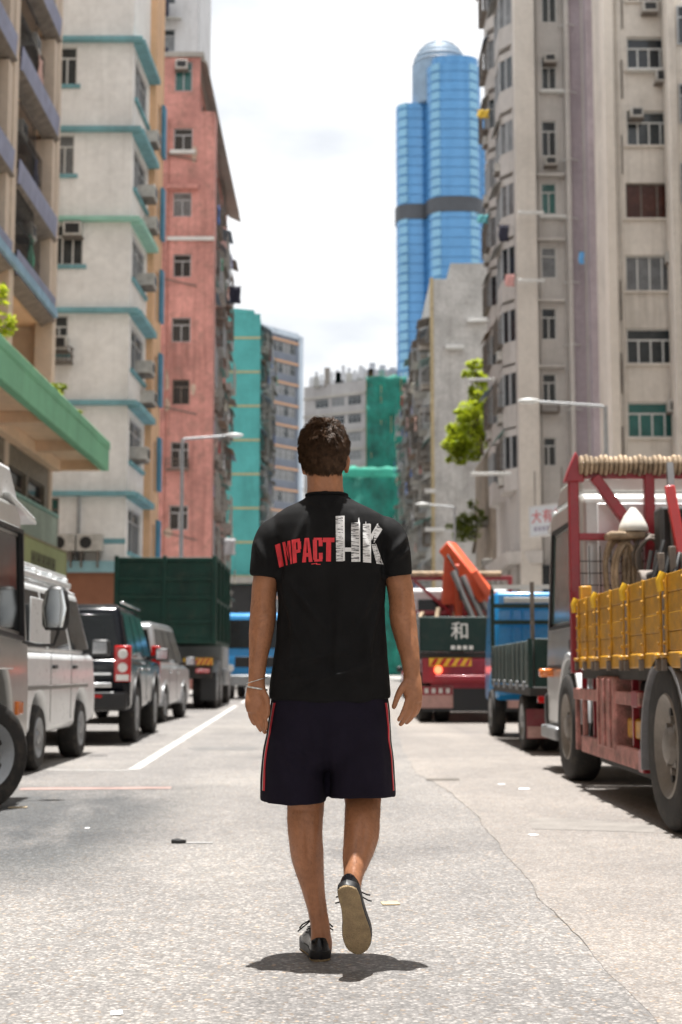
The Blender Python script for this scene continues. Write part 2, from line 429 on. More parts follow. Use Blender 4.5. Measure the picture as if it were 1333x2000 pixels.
def cage(root, o, u, n, q, d=.6, m=None, pitch=.16):
    u0, u1, z0, z1 = q; mb = MB(); t = .025
    for z in (z0, (z0 + z1) / 2, z1):
        mb.fbox(o, u, n, u0, u1, d, d + t, z, z + t)
        for a in (u0, u1 - t): mb.fbox(o, u, n, a, a + t, 0, d, z, z + t)
    k = max(2, int((u1 - u0) / pitch))
    for i in range(k + 1):
        a = u0 + (u1 - u0 - t) * i / k; mb.fbox(o, u, n, a, a + t * .7, d + .001, d + t * .8, z0, z1)
    k = max(2, int(d / pitch))
    for i in range(1, k):
        for a in (u0, u1 - t): mb.fbox(o, u, n, a, a + t * .7, d * i / k, d * i / k + t * .7, z0, z1)
    mb.fbox(o, u, n, u0, u1, 0, d, z0 - .03, z0 - .005)
    return mb.build('window_cage', m or M_RUSTY, root, smooth=0)
def awning(root, o, u, n, a0, a1, z, d=.8, drop=.35, m=None):
    p = []
    for t in (0, .04):
        p += [o + u * a0 + UZ * (z + t), o + u * a1 + UZ * (z + t), o + u * a1 + n * d + UZ * (z - drop + t), o + u * a0 + n * d + UZ * (z - drop + t)]
    return MB().hexa(p).build('awning', m or M_RUSTY, root)
def laundry(root, o, u, n, a, z, d, m, w=.5, h=.7):
    g = []
    for j in range(6):
        g.append([o + u * (a + w * i / 5) + n * (d + .04 * math.sin(i * 2.1 + j)) + UZ * (z - h * j / 5) for i in range(6)])
    mb = MB().sheet(g)
    ob = mb.build('hung_cloth', m, root, smooth=80)
    s = ob.modifiers.new('solid', 'SOLIDIFY'); s.thickness = .01
    return ob
CLOTH = [pm('cloth_%d' % i, c, .9, var=.15, vs=4) for i, c in enumerate([(.6, .6, .62), (.03, .03, .05), (.45, .08, .08), (.08, .16, .42), (.55, .35, .3), (.5, .48, .4), (.1, .3, .2), (.35, .35, .5)])]
AWN = [pm('awn_%d' % i, c, .7, .0, var=.25, vs=3, dirt=.4) for i, c in enumerate([(.30, .30, .29), (.22, .2, .18), (.16, .30, .28), (.42, .41, .38), (.25, .17, .12), (.2, .26, .33)])]
def cluttered(root, o, u, n, length, h, fh, bay, m, seed, z0=4.0, dens=1.0, gap=.5, cloth=.25, dm=1.0):
    """a lived-in tenement front: windows with sills, cages, air conditioners, awnings, laundry"""
    random.seed(seed)
    nb = max(1, int(length / bay)); nf = int((h - z0) / fh); ops = []; todo = []
    for f in range(nf):
        for b in range(nb):
            a0 = b * bay + gap; a1 = (b + 1) * bay - gap * .4; zb = z0 + f * fh + .95; zt = z0 + f * fh + 2.25
            ops.append((a0, a1, zb, zt)); todo.append((a0, a1, zb, zt))
    facade(root, o, u, n, length, h, ops, m)
    for q in todo:
        window(root, o, u, n, q, nv=random.choice((1, 2)), tr=random.choice((0, .3)), pane=random.choice(M_GLASS[:3]), frame=random.choice((M_ALU, M_RUSTY)))
        r = random.random()
        if r < .5 * dens: cage(root, o, u, n, (q[0] - .1, q[1] + .1, q[2] - .2, q[3] + .1), dm * random.uniform(.4, .95), random.choice((M_RUSTY, M_ALU, AWN[3])))
        if random.random() < .62 * dens: aircon(root, o, u, n, random.uniform(q[0], q[1] - .6), q[2] + random.choice((-.55, .75)), d=dm * random.uniform(.45, .8))
        if random.random() < .55 * dens: awning(root, o, u, n, q[0] - .15, q[1] + .15, q[3] + .3, dm * random.uniform(.5, 1.25), random.uniform(.15, .5), random.choice(AWN))
        if random.random() < cloth: laundry(root, o, u, n, random.uniform(q[0], q[1] - .5), q[2] + random.uniform(-.1, .5), dm * random.uniform(.6, 1.2), random.choice(CLOTH), random.uniform(.4, .8), random.uniform(.5, 1.0))

# --- L1: beige balcony block with the green canopy, nearest on the left
M_PEACH = wallm('peach_render', (.74, .53, .36), .2)
M_BEIGE1 = wallm('beige_render', (.56, .46, .37), .3)
M_GREENC = pm('canopy_green', (.17, .42, .25), .7, var=.1, vs=1, streak=.3)
M_BLUEM = pm('balcony_metal_blue', (.22, .235, .34), .55, var=.2, vs=2, dirt=.2)
M_MOSAIC = pm('mosaic_tile', (.17, .145, .11), .5, var=.45, vs=6, bump=.4, bs=30)
b1 = empty('balcony_building', (-8.2, 37, 0))
tag(b1, 'beige tenement with blue metal balconies and a long green canopy at left edge', 'building')
O1 = Vector((0, -22, 0))         # local: street face is x=0, faces +x, runs along +y
YE = 3.0                          # far end (local y)
fz = [az(v, 40) for v in (970, 640, 485, 290, 100, -90, -280)]     # slab undersides at the far end
# columns, each its own part
for y in (-13.2, -8.1, -2.75, 2.55):
    MB().box(-.5, .02, y, y + .45, 0, 30).build('column', M_BEIGE1, b1, .02)
MB().box(-9, -1.35, -75, YE - .02, 0, 30).build('rear_wall', wallm('recess_wall', (.50, .37, .25), .3), b1, smooth=0)  # carried on unseen past the camera to shade the street
MB().box(-9, -.52, YE - .01, YE + .14, 0, 30).build('end_wall', M_BEIGE1, b1, smooth=0)
for i, z in enumerate(fz[1:]):
    MB().box(-1.36, -.02, -20, YE - .03, z + .02, z + .2).build('floor_slab', M_PEACH, b1, smooth=0)
    for y in (-12.7, -7.6, -2.25):
        # inward leaning sheet-metal parapet with its dark drip tray
        p = [(-.3, y, z - .10), (-.3, y + 4.75, z - .10), (.1, y + 4.75, z + .05), (.1, y, z + .05)]
        MB().hexa([Vector(v) for v in p] + [Vector(v) + Vector((0, 0, .04)) for v in p]).build('drip_tray', M_RUSTY, b1)
        pp = [(.06, y, z + .08), (.06, y + 4.75, z + .08), (.10, y + 4.75, z + .72), (.10, y, z + .72)]
        MB().hexa([Vector(v) for v in pp] + [Vector(v) + Vector((-.03, 0, .02)) for v in pp]).build('balcony_panel', M_BLUEM, b1)
        MB().box(-1.3, .0, y + 4.3, y + 4.74, z + .2, z + 2.9).build('pier', M_BEIGE1, b1, smooth=0)
        for k in range(3):
            window(b1, Vector((-1.3, y, z)), UY, UX, (.2 + k * 1.35, 1.4 + k * 1.35, 1.0, 2.3), rec=-.05, nv=1, tr=.3, pane=random.choice(M_GLASS[:3]))
        cage(b1, Vector((-.35, y, z)), UY, UX, (2.4, 4.2, .8, 2.2), .06); cage(b1, Vector((-.1, y, z)), UY, UX, (.2, 2.1, .7, 2.3), .08, M_DARK)
        awning(b1, Vector((-1.3, y, z)), UY, UX, .1, 4.2, 2.55, 1.0, .3, AWN[(i * 3 + 1) % 6]); laundry(b1, Vector((-.4, y, z)), UY, UX, 2.5 + .3 * (i % 3), 1.9, .2, CLOTH[(i * 3 + int(y)) % 8], .6, .8)
        aircon(b1, Vector((-.6, y, z)), UY, UX, 1.3 if i % 2 else 2.6, 1.9, d=.45)
# canopy: fascia, soffit with coffers
cz0, cz1 = az(920, 40), az(868, 40)
xo = 8.2 + ax(213, 900, 40)
MB().box(xo - .22, xo, -20, YE + .02, cz0, cz1).build('canopy_fascia', M_GREENC, b1, .02)
MB().box(xo - .19, xo + .03, -20, YE + .05, cz1 - .16, cz1 + .06).build('canopy_coping', M_GREENC, b1, .02)
MB().box(0, xo - .22, YE - .2, YE + .02, cz0, cz1).build('canopy_end', M_PEACH, b1, .02)
MB().box(0, xo - .22, -20, YE - .2, cz0 + .28, cz1 - .02).build('canopy_slab', M_PEACH, b1, smooth=0)
for y in (-14, -9.4, -4.8, -.6):
    MB().box(.02, xo - .23, y, y + .28, cz0 + .01, cz0 + .28).build('canopy_rib', M_PEACH, b1, .015)
MB().box(.02, .3, -20, YE - .21, cz0 - .05, cz0 + .27).build('canopy_beam', M_PEACH, b1, .015)
# terrace rail on the canopy, blue awning above it
for k in range(40):
    y = -16 + k * .48
    MB().bar((.35, y, cz1), (.35, y, cz1 + 1.05), .03).build('baluster', M_RUSTY, b1)
MB().bar((.35, -16.2, cz1 + 1.07), (.35, YE - .1, cz1 + 1.07), .06).build('handrail', M_RUSTY, b1)
za = az(615, 40)
p = [Vector((-.9, -14, za + 1.1)), Vector((-.9, YE - .5, za + 1.1)), Vector((.12, YE - .5, za)), Vector((.12, -14, za))]
MB().hexa(p + [q + Vector((.02, 0, .05)) for q in p]).build('terrace_awning', pm('awning_blue', (.05, .13, .24), .6, var=.2, dirt=.1), b1)
MB().box(.06, .16, -14, YE - .5, za - .22, za + .02).build('awning_valance', pm('valance_blue', (.22, .36, .48), .7, var=.2), b1)
# first floor mosaic wall with barred windows, ground floor shopfront
facade(b1, Vector((0, -20, 0)), UY, UX, 22.5, cz0, [(a, a + 2.0, 4.6, 6.0) for a in (13.1, 15.4, 17.7, 20.0)] + [(12.0, 22.2, .1, 2.7)], M_MOSAIC)
for a in (13.1, 15.4, 17.7, 20.0): window(b1, Vector((0, -20, 0)), UY, UX, (a, a + 2.0, 4.6, 6.0), nv=2, frame=M_RUSTY, pane=M_GLASS[0])
for k in range(17):
    MB().fbox(Vector((0, -20, 0)), UY, UX, 12, 22.2, -.12 + .02 * (k % 2), -.08 + .02 * (k % 2), .1 + k * .152, .1 + (k + 1) * .152 - .01).build('shutter_slat', M_STEEL, b1)

# --- L2: white block with teal ledges
M_WHITEW = wallm('white_render', (.80, .785, .76), .2, .12, dirt=.10)
M_TEALL = pm('ledge_teal', (.17, .36, .40), .7, var=.2, vs=1.5, streak=.3, dirt=.15)
M_MINT = pm('ledge_mint', (.30, .55, .45), .7, var=.15, vs=1.5, dirt=.1)
M_PEACH2 = wallm('apricot_render', (.66, .42, .25), .35)
M_BLUES = pm('shutter_blue', (.07, .22, .34), .6, var=.2, vs=2)
b2 = empty('white_building', (-10, 44, 0))
tag(b2, 'white apartment block banded by teal ledges between balconies and pink building', 'building')
FX = 3.3; O2 = Vector((-6, 0, 0)); W2 = 6 + FX      # front: local x -6..FX at y=0
def fu(px, py=600): return ax(px, py, 44) + 10 + 6
led = [80, 255, 430, 608, 788, 965]; lz = [az(v, 44) for v in led]; lz.append(lz[-1] - 2.85)
H2 = 30
wq = [(100, 141, 90, 165), (100, 139, 262, 340), (98, 160, 437, 517), (98, 134, 615, 690), (97, 124, 972, 1050)]
ops = [(fu(a), fu(b), az(d, 44), az(c, 44)) for a, b, c, d in wq]
facade(b2, O2, UX, NY, W2, H2, ops, M_WHITEW)
random.seed(5)
for k, q in enumerate(ops):
    window(b2, O2, UX, NY, q, nv=1 if k != 2 else 2, tr=.3, pane=M_GLASS[3] if k == 4 else (M_GLASS[2] if k == 1 else M_GLASS[1]), frame=M_ALUW if k < 4 else M_RUSTY, sill=M_TEALL)
aircon(b2, O2, UX, NY, fu(124), az(465, 44), .58, .45, .35); aircon(b2, O2, UX, NY, fu(100), az(688, 44), .6, .45, .4)
SD = Vector((.03, .9995, 0)).normalized(); ND = Vector((SD.y, -SD.x, 0))      # street side direction and its outward normal
OS = Vector((FX, 0, 0)); LS = 3.2
sops = []
for i, z in enumerate(lz): sops.append((.4, 2.8, z - 1.75, z - .35))
facade(b2, OS, SD, ND, LS, H2, [q for q in sops if q[2] > .5], M_WHITEW)
for i, q in enumerate(sops):
    if q[2] < .5: continue
    for k in range(2):
        a = .4 + k * 1.2; window(b2, OS, SD, ND, (a, a + 1.2, q[2], q[3]), nv=1, tr=.28, frame=M_ALU, pane=random.choice(M_GLASS[:3]))
    MB().fbox(OS, SD, ND, .3, 2.9, -.1, .1, q[2] - .13, q[2] - .01).build('sill', M_TEALL, b2, .01)
    if i in (1, 2, 3, 4): aircon(b2, OS, SD, ND, random.uniform(.8, 1.8), q[2] + .1, d=.5)
    if i in (0, 1, 3): aircon(b2, OS, SD, ND, 2.3, q[2] - .75, d=.45)
for i, z in enumerate(lz[:-1]):
    m = M_MINT if i == 2 else M_TEALL
    MB().box(-6, FX + .32, -.26, -.001, z - .07, z + .07).build('ledge', m, b2, .015)
    MB().fbox(OS, SD, ND, 0.001, LS, -.1, .38, z - .13, z + .065).build('ledge', m, b2, .015)
OP = OS + SD * LS; 
pops = [(.55, 1.1, z - 2.3, z - .55) for z in lz[:-1]] 
facade(b2, OP + ND * .22, SD, ND, 1.75, H2 + 3, pops, M_PEACH2)
MB().fbox(OP, SD, ND, 0, .02, -.3, .22, 0, H2 + 3).build('return_wall', M_PEACH2, b2, smooth=0)
for q in pops:
    window(b2, OP + ND * .22, SD, ND, q, nv=0, pane=M_GLASS[3])
    MB().fbox(OP + ND * .22, SD, ND, q[1] + .1, q[1] + .55, .01, .13, q[2] + .1, q[3] + .2).build('shutter', M_BLUES, b2, .01)
MB().box(-6, FX - .4, .4, 4.6, 0, H2 - .1).build('core_wall', M_WHITEW, b2, smooth=0)
MB().fbox(OP, SD, ND, 0, 1.75, -6, -.1, 0, H2 + 2.9).build('core_wall', M_PEACH2, b2, smooth=0)
# brown ground floor with a pale blue fascia, drain pipe, two outdoor units on brackets
zb = az(1117, 44)
MB().box(-6, FX + .02, -.14, -.002, .0, zb).build('base_wall', wallm('brown_tile', (.30, .13, .075), .2), b2, smooth=0)
MB().box(-1.1, FX + .05, -.3, -.145, zb - .03, zb + .32).build('fascia', pm('fascia_blue', (.27, .47, .52), .6, var=.1), b2, .01)
MB().box(-6, FX + .003, -.02, -.003, az(1062, 44), az(1052, 44)).build('paint_band', M_TEALL, b2)
xp = ax(155, 1000, 44) + 10
MB().tube([(xp, -.1, zb + .3), (xp, -.1, az(970, 44))], .055).build('drain_pipe', M_STEEL, b2)
for a in (103, 155):
    x = ax(a, 1060, 44) + 10
    u_ = MB().box(x, x + .78, -.45, -.05, az(1078, 44), az(1045, 44)).build('outdoor_unit', M_AC, b2, .02)
    MB().lathe([(-.457, .0), (-.457, .19), (-.452, .19)], 20, 'y', (x + .28, 0, az(1062, 44))).build('fan_grille', M_BLACK, u_)
    for k in (.12, .62): MB().box(x + k, x + k + .05, -.42, -.02, az(1110, 44), az(1078, 44) - .004).build('leg', M_RUSTY, u_)

# --- L3: pink block and the grey tower behind it
M_PINK = wallm('pink_render', (.54, .255, .22), .8, .28, dirt=.42)
M_CONC = wallm('bare_concrete', (.36, .34, .31), .4)
b3 = empty('pink_building', (-8, 63, 0))
tag(b3, 'salmon pink tenement with one column of small windows behind the lamp post', 'building')
O3 = Vector((-6, 0, 0)); zt3 = az(218, 63); ztop3 = az(112, 63)
xr = ax(416, 700, 63) + 8; xr2 = ax(392, 160, 63) + 8
def pu(px, py): return ax(px, py, 63) + 8 + 6
wq = [(340, 377, 250, 294), (339, 375, 376, 423), (339, 374, 496, 541), (336, 373, 620, 668), (337, 371, 741, 790), (334, 369, 863, 914), (331, 368, 987, 1035)]
ops = [(pu(a, c), pu(b, c), az(d, 63), az(c, 63)) for a, b, c, d in wq]
facade(b3, O3, UX, NY, xr + 6, zt3, ops, M_PINK)
for k, q in enumerate(ops):
    window(b3, O3, UX, NY, q, nv=1, tr=.3, pane=[M_GLASS[1], M_GLASS[2], M_GLASS[0], M_GLASS[1], M_GLASS[0], M_GLASS[0], M_GLASS[1]][k], frame=M_ALU if k != 4 else M_RUSTY)
    if k == 0: MB().fbox(O3, UX, NY, q[0] - .14, q[1] + .14, -.1, .25, q[2] - .2, q[2] - .04).build('sill', M_ALUW, b3, .01)
    if k == 1: MB().fbox(O3, UX, NY, q[0] - .25, q[1] + .3, 0, .3, q[3] + .12, q[3] + .3).build('hood', M_PINK, b3, .01)
q = (pu(342, 150), pu(376, 150), az(178, 63), az(120, 63))
facade(b3, O3, UX, NY, xr2 + 6, ztop3, [q], M_PINK, z0=zt3)
window(b3, O3, UX, NY, q, nv=1, pane=M_GLASS[3]); aircon(b3, O3, UX, NY, q[0] + .05, q[3] - .45, .55, .42, .3)
MB().box(-6, xr2 + .15, -.12, 23, ztop3, ztop3 + .22).build('roof', M_CONC, b3)
MB().box(-6, xr + .02, -.1, -.002, az(470, 63), az(463, 63)).build('string_course', M_ALUW, b3)
S3 = Vector((-.02, .9998, 0)).normalized(); N3 = Vector((S3.y, -S3.x, 0))
MB().box(xr - .9, xr - .001, .001, 1.1, 0, zt3).build('return_wall', M_PINK, b3, smooth=0)
cluttered(b3, Vector((xr - .85, 1.1, 0)), S3, N3, 22, zt3, 2.78, 2.7, M_PINK, 31, z0=3.0, dens=1.8, dm=.72, cloth=.45)
cluttered(b3, Vector((xr2 - .2, .1, zt3)), S3, N3, 23, ztop3 - zt3, 2.6, 3.1, M_PINK, 33, z0=.0, dens=.5, cloth=.1, dm=.4)
p = [Vector((xr2, 0, ztop3 - .1)), Vector((xr2 - .5, 23, ztop3 - .1)), Vector((xr2 + .25, 23, ztop3 - .45)), Vector((xr2 + .3, 0, ztop3 - .3))]
MB().hexa(p + [v + Vector((0, 0, .1)) for v in p]).build('eave', M_CONC, b3)
MB().box(-6, xr - 1.3, .5, 23, 0, ztop3 - .1).build('core_wall', M_PINK, b3, smooth=0)
g = empty('grey_tower_block', (-9, 82, 0)); tag(g, 'pale grey tower block rising above the pink building roof', 'building')
gx = ax(388, 50, 82) + 9
facade(g, Vector((-8, 0, 0)), UX, NY, gx + 8, 52, [(gx + 5.2, gx + 6.6, z, z + 1.4) for z in (29, 32, 35, 38, 41, 44)], wallm('tower_grey', (.50, .50, .51), .3))
for z in (29, 32, 35, 38, 41, 44):
    window(g, Vector((-8, 0, 0)), UX, NY, (gx + 5.2, gx + 6.6, z, z + 1.4), nv=1)
    laundry(g, Vector((-8, 0, 0)), UX, NY, gx + 5.4, z - .1, .7, CLOTH[1], .9, 1.2); awning(g, Vector((-8, 0, 0)), UX, NY, gx + 5, gx + 7, z + 2, 1.1, .4, AWN[3])
MB().box(-8, gx - .01, .4, 8, 0, 51.9).build('core_wall', wallm('tower_grey', (.5, .5, .51)), g, smooth=0)

# --- L4: teal gable
M_TEALW = wallm('teal_render', (.09, .39, .375), .3, .16)
b4 = empty('teal_building', (-8, 111, 0)); tag(b4, 'turquoise gable wall with thin yellow floor lines down the street at left', 'building')
zt = az(613, 111); xr = ax(508, 800, 111) + 8
facade(b4, Vector((-7, 0, 0)), UX, NY, xr + 7, zt, [], M_TEALW)
MB().prism([(-1.1, zt), (xr - .9, zt), (xr - .5, zt - .02), (xr - .5, zt + .3), (-1.1, zt + .5)], -.02, 1, 'y').build('parapet', M_TEALW, b4, smooth=0)
for k in range(9):
    z = az(660 + k * 66.5, 111); MB().box(-7, xr + .01, -.05, -.002, z - .08, z + .08).build('floor_band', pm('band_ochre', (.48, .42, .22), .8, var=.1), b4)
MB().box(-7, xr + .9, -1.2, -.06, az(1140, 111), az(1128, 111)).build('canopy', M_CONC, b4); MB().box(-6, xr, -.2, -.06, .1, az(1142, 111)).build('shop_opening', M_BLACK, b4)
cluttered(b4, Vector((xr, 0, 0)), Vector((.0, 1, 0)), UX, 15, zt - .4, 2.8, 2.9, M_TEALW, 41, z0=3.5, dens=1.8, cloth=.5, dm=.7)
MB().box(-7, xr - .9, .4, 26, 0, zt - .5).build('core_wall', M_TEALW, b4, smooth=0)

# --- L5: grey office block with orange floor lines
b5 = empty('office_building', (0, 0, 0)); b5.location = (-10.9, 200, 0)
tag(b5, 'dark grey office block with ribbon windows and orange floor lines in the distance', 'building')
M_OFF = wallm('office_grey', (.15, .17, .21), .2); M_OFFL = pm('office_line', (.50, .30, .19), .8, var=.1); M_OFFE = wallm('office_edge', (.45, .52, .60), .2)
d5 = Vector((6.1, 7.5, 0)).normalized(); n5 = Vector((d5.y, -d5.x, 0)); o5 = Vector((-6, -7.4, 0))
zt = az(646, 200); L5 = 17.6
rows = [zt - 1.0 - k * 3.12 for k in range(14)]
facade(b5, o5, d5, n5, L5, zt, [(.6, L5 - 1.4, z - 1.5, z) for z in rows], M_OFF, rec=.3)
random.seed(8)
for z in rows:
    for k in range(12):
        a = .6 + k * (L5 - 2.0) / 12; window(b5, o5, d5, n5, (a, a + (L5 - 2.0) / 12, z - 1.5, z), nv=0, tr=.3, pane=random.choice((M_GLASS[1], M_GLASS[2], M_GLASS[2])), frame=M_ALU)
    MB().fbox(o5, d5, n5, 0, L5 - .9, -.05, .25, z + .12, z + .42).build('floor_line', M_OFFL, b5)
MB().fbox(o5, d5, n5, L5 - .85, L5, -.3, .3, 0, zt + .5).build('corner_pier', M_OFFE, b5)
MB().fbox(o5, d5, n5, 0, L5 - .9, -.3, .2, zt, zt + .8).build('parapet', M_OFFE, b5)
MB().fbox(o5, d5, n5, 0, L5 - .1, -14, -.4, 0, zt - .1).build('core_wall', M_OFF, b5, smooth=0)

# --- C1: grey concrete block wrapped in green scaffold netting
def net_material():
    m = pm('scaffold_net', (.006, .14, .105), .75, var=.5, vs=.35, bump=.8, bs=1.2, streak=.5)
    return m
M_NET = net_material(); M_NET2 = pm('scaffold_net_light', (.03, .30, .21), .75, var=.2, vs=.5, bump=.6, bs=2)
b6 = empty('netted_building', (4.2, 240, 0)); tag(b6, 'grey concrete block half wrapped in green scaffold netting at street end', 'building')
zt = az(742, 240); 
d6 = Vector((-10, 6, 0)).normalized(); n6 = Vector((d6.y, -d6.x, 0)); n6 = n6 if n6.y < 0 else -n6
rows = [zt - 2.5 - k * 3.2 for k in range(14)]
M_C6 = wallm('netted_concrete', (.33, .32, .32), .4)
ops6 = [(a, a + 2.6, z - 1.6, z) for z in rows for a in (.9, 4.2, 7.5)]
facade(b6, Vector((0, 0, 0)), d6, n6, 12.5, zt, ops6, M_C6, rec=.4)
random.seed(9)
for q in ops6: window(b6, Vector((0, 0, 0)), d6, n6, q, nv=2, tr=.3, pane=random.choice(M_GLASS[:3]))
for z in rows: MB().fbox(Vector((0, 0, 0)), d6, n6, 0, 12.5, 0, .25, z + .15, z + .5).build('floor_band', M_CONC, b6)
MB().box(-9.5, 8, 7, 22, 0, zt - .5).build('core_wall', M_C6, b6, smooth=0)
# netting hung in folds over a bamboo frame
def net(name, x0, x1, y, z0, z1, m, amp=.75, seed=0):
    g = []; nx = int((x1 - x0) / .35) + 2; nz = int((z1 - z0) / .8) + 2
    for j in range(nz):
        z = z1 + (z0 - z1) * j / (nz - 1); row = []
        for i in range(nx):
            x = x0 + (x1 - x0) * i / (nx - 1)
            f = mnoise.noise(Vector((x * .9 + seed, z * .13, 3.1))) * amp + mnoise.noise(Vector((x * .4, z * .5, seed))) * amp
            row.append((x, y + f, z + (mnoise.noise(Vector((x * .7, seed, 1))) * .5 if j == 0 else 0)))
        g.append(row)
    o = MB().sheet(g).build(name, m, b6, smooth=80); s = o.modifiers.new('solid', 'SOLIDIFY'); s.thickness = .03
    return o
net('scaffold_net', .1, 7.0, -1.0, az(930, 240), zt + .4, M_NET, seed=1)
net('scaffold_net', -4.5, 7.0, -3.4, .2, az(925, 236), M_NET, seed=2)
net('net_cover', -4.5, 7.1, -3.75, az(932, 236), az(912, 236), M_NET2, .2, seed=3)
for k in range(9): MB().tube([(.1 + k * .85, -.6, 0), (.1 + k * .85, -.6, zt + 1.2)], .06, 5).build('bamboo_pole', pm('bamboo', (.38, .30, .16), .7, var=.3), b6)
# roof clutter
for k in range(9): MB().box(-9 + k * 1.9, -8 + k * 1.9, 3 + k % 3, 5, zt - .4, zt + 1.2 + (k * 7 % 4) * .6).build('roof_hut', AWN[k % 4], b6)
# far skyline: three pale blocks
M_FAR = wallm('far_block', (.42, .43, .45), .3)
for i, (a, b_, top, Y) in enumerate(((604, 655, 742, 520), (655, 712, 728, 560), (700, 800, 722, 600))):
    x0, x1, z = ax(a, top, Y), ax(b_, top, Y), az(top, Y)
    t = empty('far_apartment_block', ((x0 + x1) / 2, Y, 0)); w = (x1 - x0) / 2
    tag(t, ['low pale block left above the man on the skyline', 'stepped pale block in the middle of the skyline', 'widest pale block on the skyline left of the blue tower'][i], 'building', 'pale blocks on the skyline')
    rows = [z - 3 - k * 3.3 for k in range(8)]
    cols = [(2 * w) * (k + .2) / 6 for k in range(6)]
    ops = [(c, c + 2 * w * .6 / 6, r - 1.7, r) for r in rows for c in cols]
    facade(t, Vector((-w, 0, 0)), UX, NY, 2 * w, z, ops, M_FAR, rec=.4)
    for q in ops: MB().fbox(Vector((-w, 0, 0)), UX, NY, q[0], q[1], -.5, -.35, q[2], q[3]).build('window', M_GLASS[1], t, smooth=0)
    MB().box(-w, w, .6, 25, 0, z - .2).build('core_wall', M_FAR, t, smooth=0)
    for k in range(5): MB().box(-w + 2 * w * (k + .1) / 5, -w + 2 * w * (k + .7) / 5, 2, 9, z - .2, z + 1.5 + (k * 5 % 3)).build('roof_hut', M_FAR, t)

# --- the blue glass tower with its dome
M_TGL = pm('tower_glass', (.08, .25, .48), .10, .35, var=.1, vs=.05, spec=.8)
M_TGP = pm('tower_glass_pale', (.20, .40, .56), .15, .3, var=.1, vs=.05)
M_TSP = pm('tower_spandrel', (.07, .19, .36), .4, .2, var=.1, vs=.05); M_TBAND = pm('tower_plant_floor', (.07, .075, .085), .5, .3, var=.15, vs=.05)
tw = empty('glass_tower', (44.6, 582, 0)); tag(tw, 'blue glass skyscraper with rounded lobes and a domed top', 'skyscraper')
def lobe(cx, cy, rad, z0, z1, fh, pale, sq=3.0):
    n = 40; zz = z0; k = 0
    def ring(r_, z):
        out = []
        for i in range(n):
            a = 2 * math.pi * i / n; c, s = math.cos(a), math.sin(a)
            q = (abs(c) ** sq + abs(s) ** sq) ** (-1 / sq)
            out.append((cx + c * q * r_, cy + s * q * r_, z))
        return out
    while zz < z1 - .1:
        h = min(fh, z1 - zz)
        MB().loft([ring(rad, zz + .3), ring(rad, zz + h)], True).build('glass_band', M_TGL, tw, smooth=60)
        MB().loft([ring(rad - .35, zz - .01), ring(rad - .35, zz + .31)], True).build('spandrel', M_TSP, tw, smooth=60)
        zz += fh; k += 1
    for a in pale:          # vertical bays of paler glass
        p0 = Vector((math.cos(a), math.sin(a), 0)); c, s = p0.x, p0.y; q = (abs(c) ** sq + abs(s) ** sq) ** (-1 / sq)
        t = Vector((-s, c, 0)); ctr = Vector((cx, cy, 0)) + p0 * q * rad
        zz = z0
        while zz < z1 - 1:
            MB().hexa([ctr + t * u_ + p0 * d + UZ * z for z in (zz + .8, min(zz + fh - .15, z1)) for u_, d in ((-2.1, -1.2), (2.1, -1.2), (1.9, .25), (-1.9, .25))]).build('pale_bay', M_TGP, tw, smooth=0)
            zz += fh
zt1, zt2, zp0, zp1 = az(122, 570), az(182, 570), az(412, 570), az(383, 570)
X0 = 44.6
def tx(px): return ax(px, 300, 570) - X0
lobe((tx(835) + tx(945)) / 2, 0, (tx(945) - tx(835)) / 2, 0, zp0, 4.15, (R(-128), R(-52)))
lobe((tx(835) + tx(945)) / 2, 0, (tx(945) - tx(835)) / 2, zp1, zt1, 4.15, (R(-128), R(-52)))
lobe((tx(777) + tx(850)) / 2, 6, (tx(850) - tx(777)) / 2, 0, zp0, 4.15, (R(-125),))
lobe((tx(777) + tx(850)) / 2, 6, (tx(850) - tx(777)) / 2, zp1, zt2, 4.15, (R(-125),))
lobe(tx(950), 4, 5.5, 0, zp0, 4.15, ()); lobe(tx(950), 4, 5.5, zp1, az(190, 570), 4.15, ())
lobe((tx(835) + tx(945)) / 2 + .6, -1, (tx(945) - tx(835)) / 2 - 1.4, zt1, az(106, 570), 4.15, ())
for c, cy, r_ in (((tx(835) + tx(945)) / 2, 0, (tx(945) - tx(835)) / 2 + .5), ((tx(777) + tx(850)) / 2, 6, (tx(850) - tx(777)) / 2 + .5), (tx(950), 4, 6)):
    n = 40; rg = []
    for z in (zp0, zp1):
        rg.append([(c + math.cos(2 * math.pi * i / n) * r_ * (abs(math.cos(2 * math.pi * i / n)) ** 3 + abs(math.sin(2 * math.pi * i / n)) ** 3) ** (-1 / 3), cy + math.sin(2 * math.pi * i / n) * r_ * (abs(math.cos(2 * math.pi * i / n)) ** 3 + abs(math.sin(2 * math.pi * i / n)) ** 3) ** (-1 / 3), z) for i in range(n)])
    MB().loft(rg).build('plant_floor', M_TBAND, tw, smooth=60)
dc = Vector((tx(866), 5, az(142, 587))); dr = (tx(922) - tx(810)) / 2
MB().tube([(dc.x, dc.y, zt2), (dc.x, dc.y, dc.z)], dr, 32).build('dome_drum', MATS.get('dome_glass') or pm('dome_glass', (.20, .28, .37), .65, .0, var=.2, vs=.1), tw, smooth=60)
rg = []
for j in range(9):
    a = math.pi / 2 * j / 8.2; rg.append([(dc.x + dr * math.cos(a) * math.cos(2 * math.pi * i / 32), dc.y + dr * math.cos(a) * math.sin(2 * math.pi * i / 32), dc.z + dr * 1.15 * math.sin(a)) for i in range(32)])
MB().loft(rg).build('dome', pm('dome_glass', (.20, .28, .37), .65, .0, var=.2, vs=.1), tw, smooth=60)
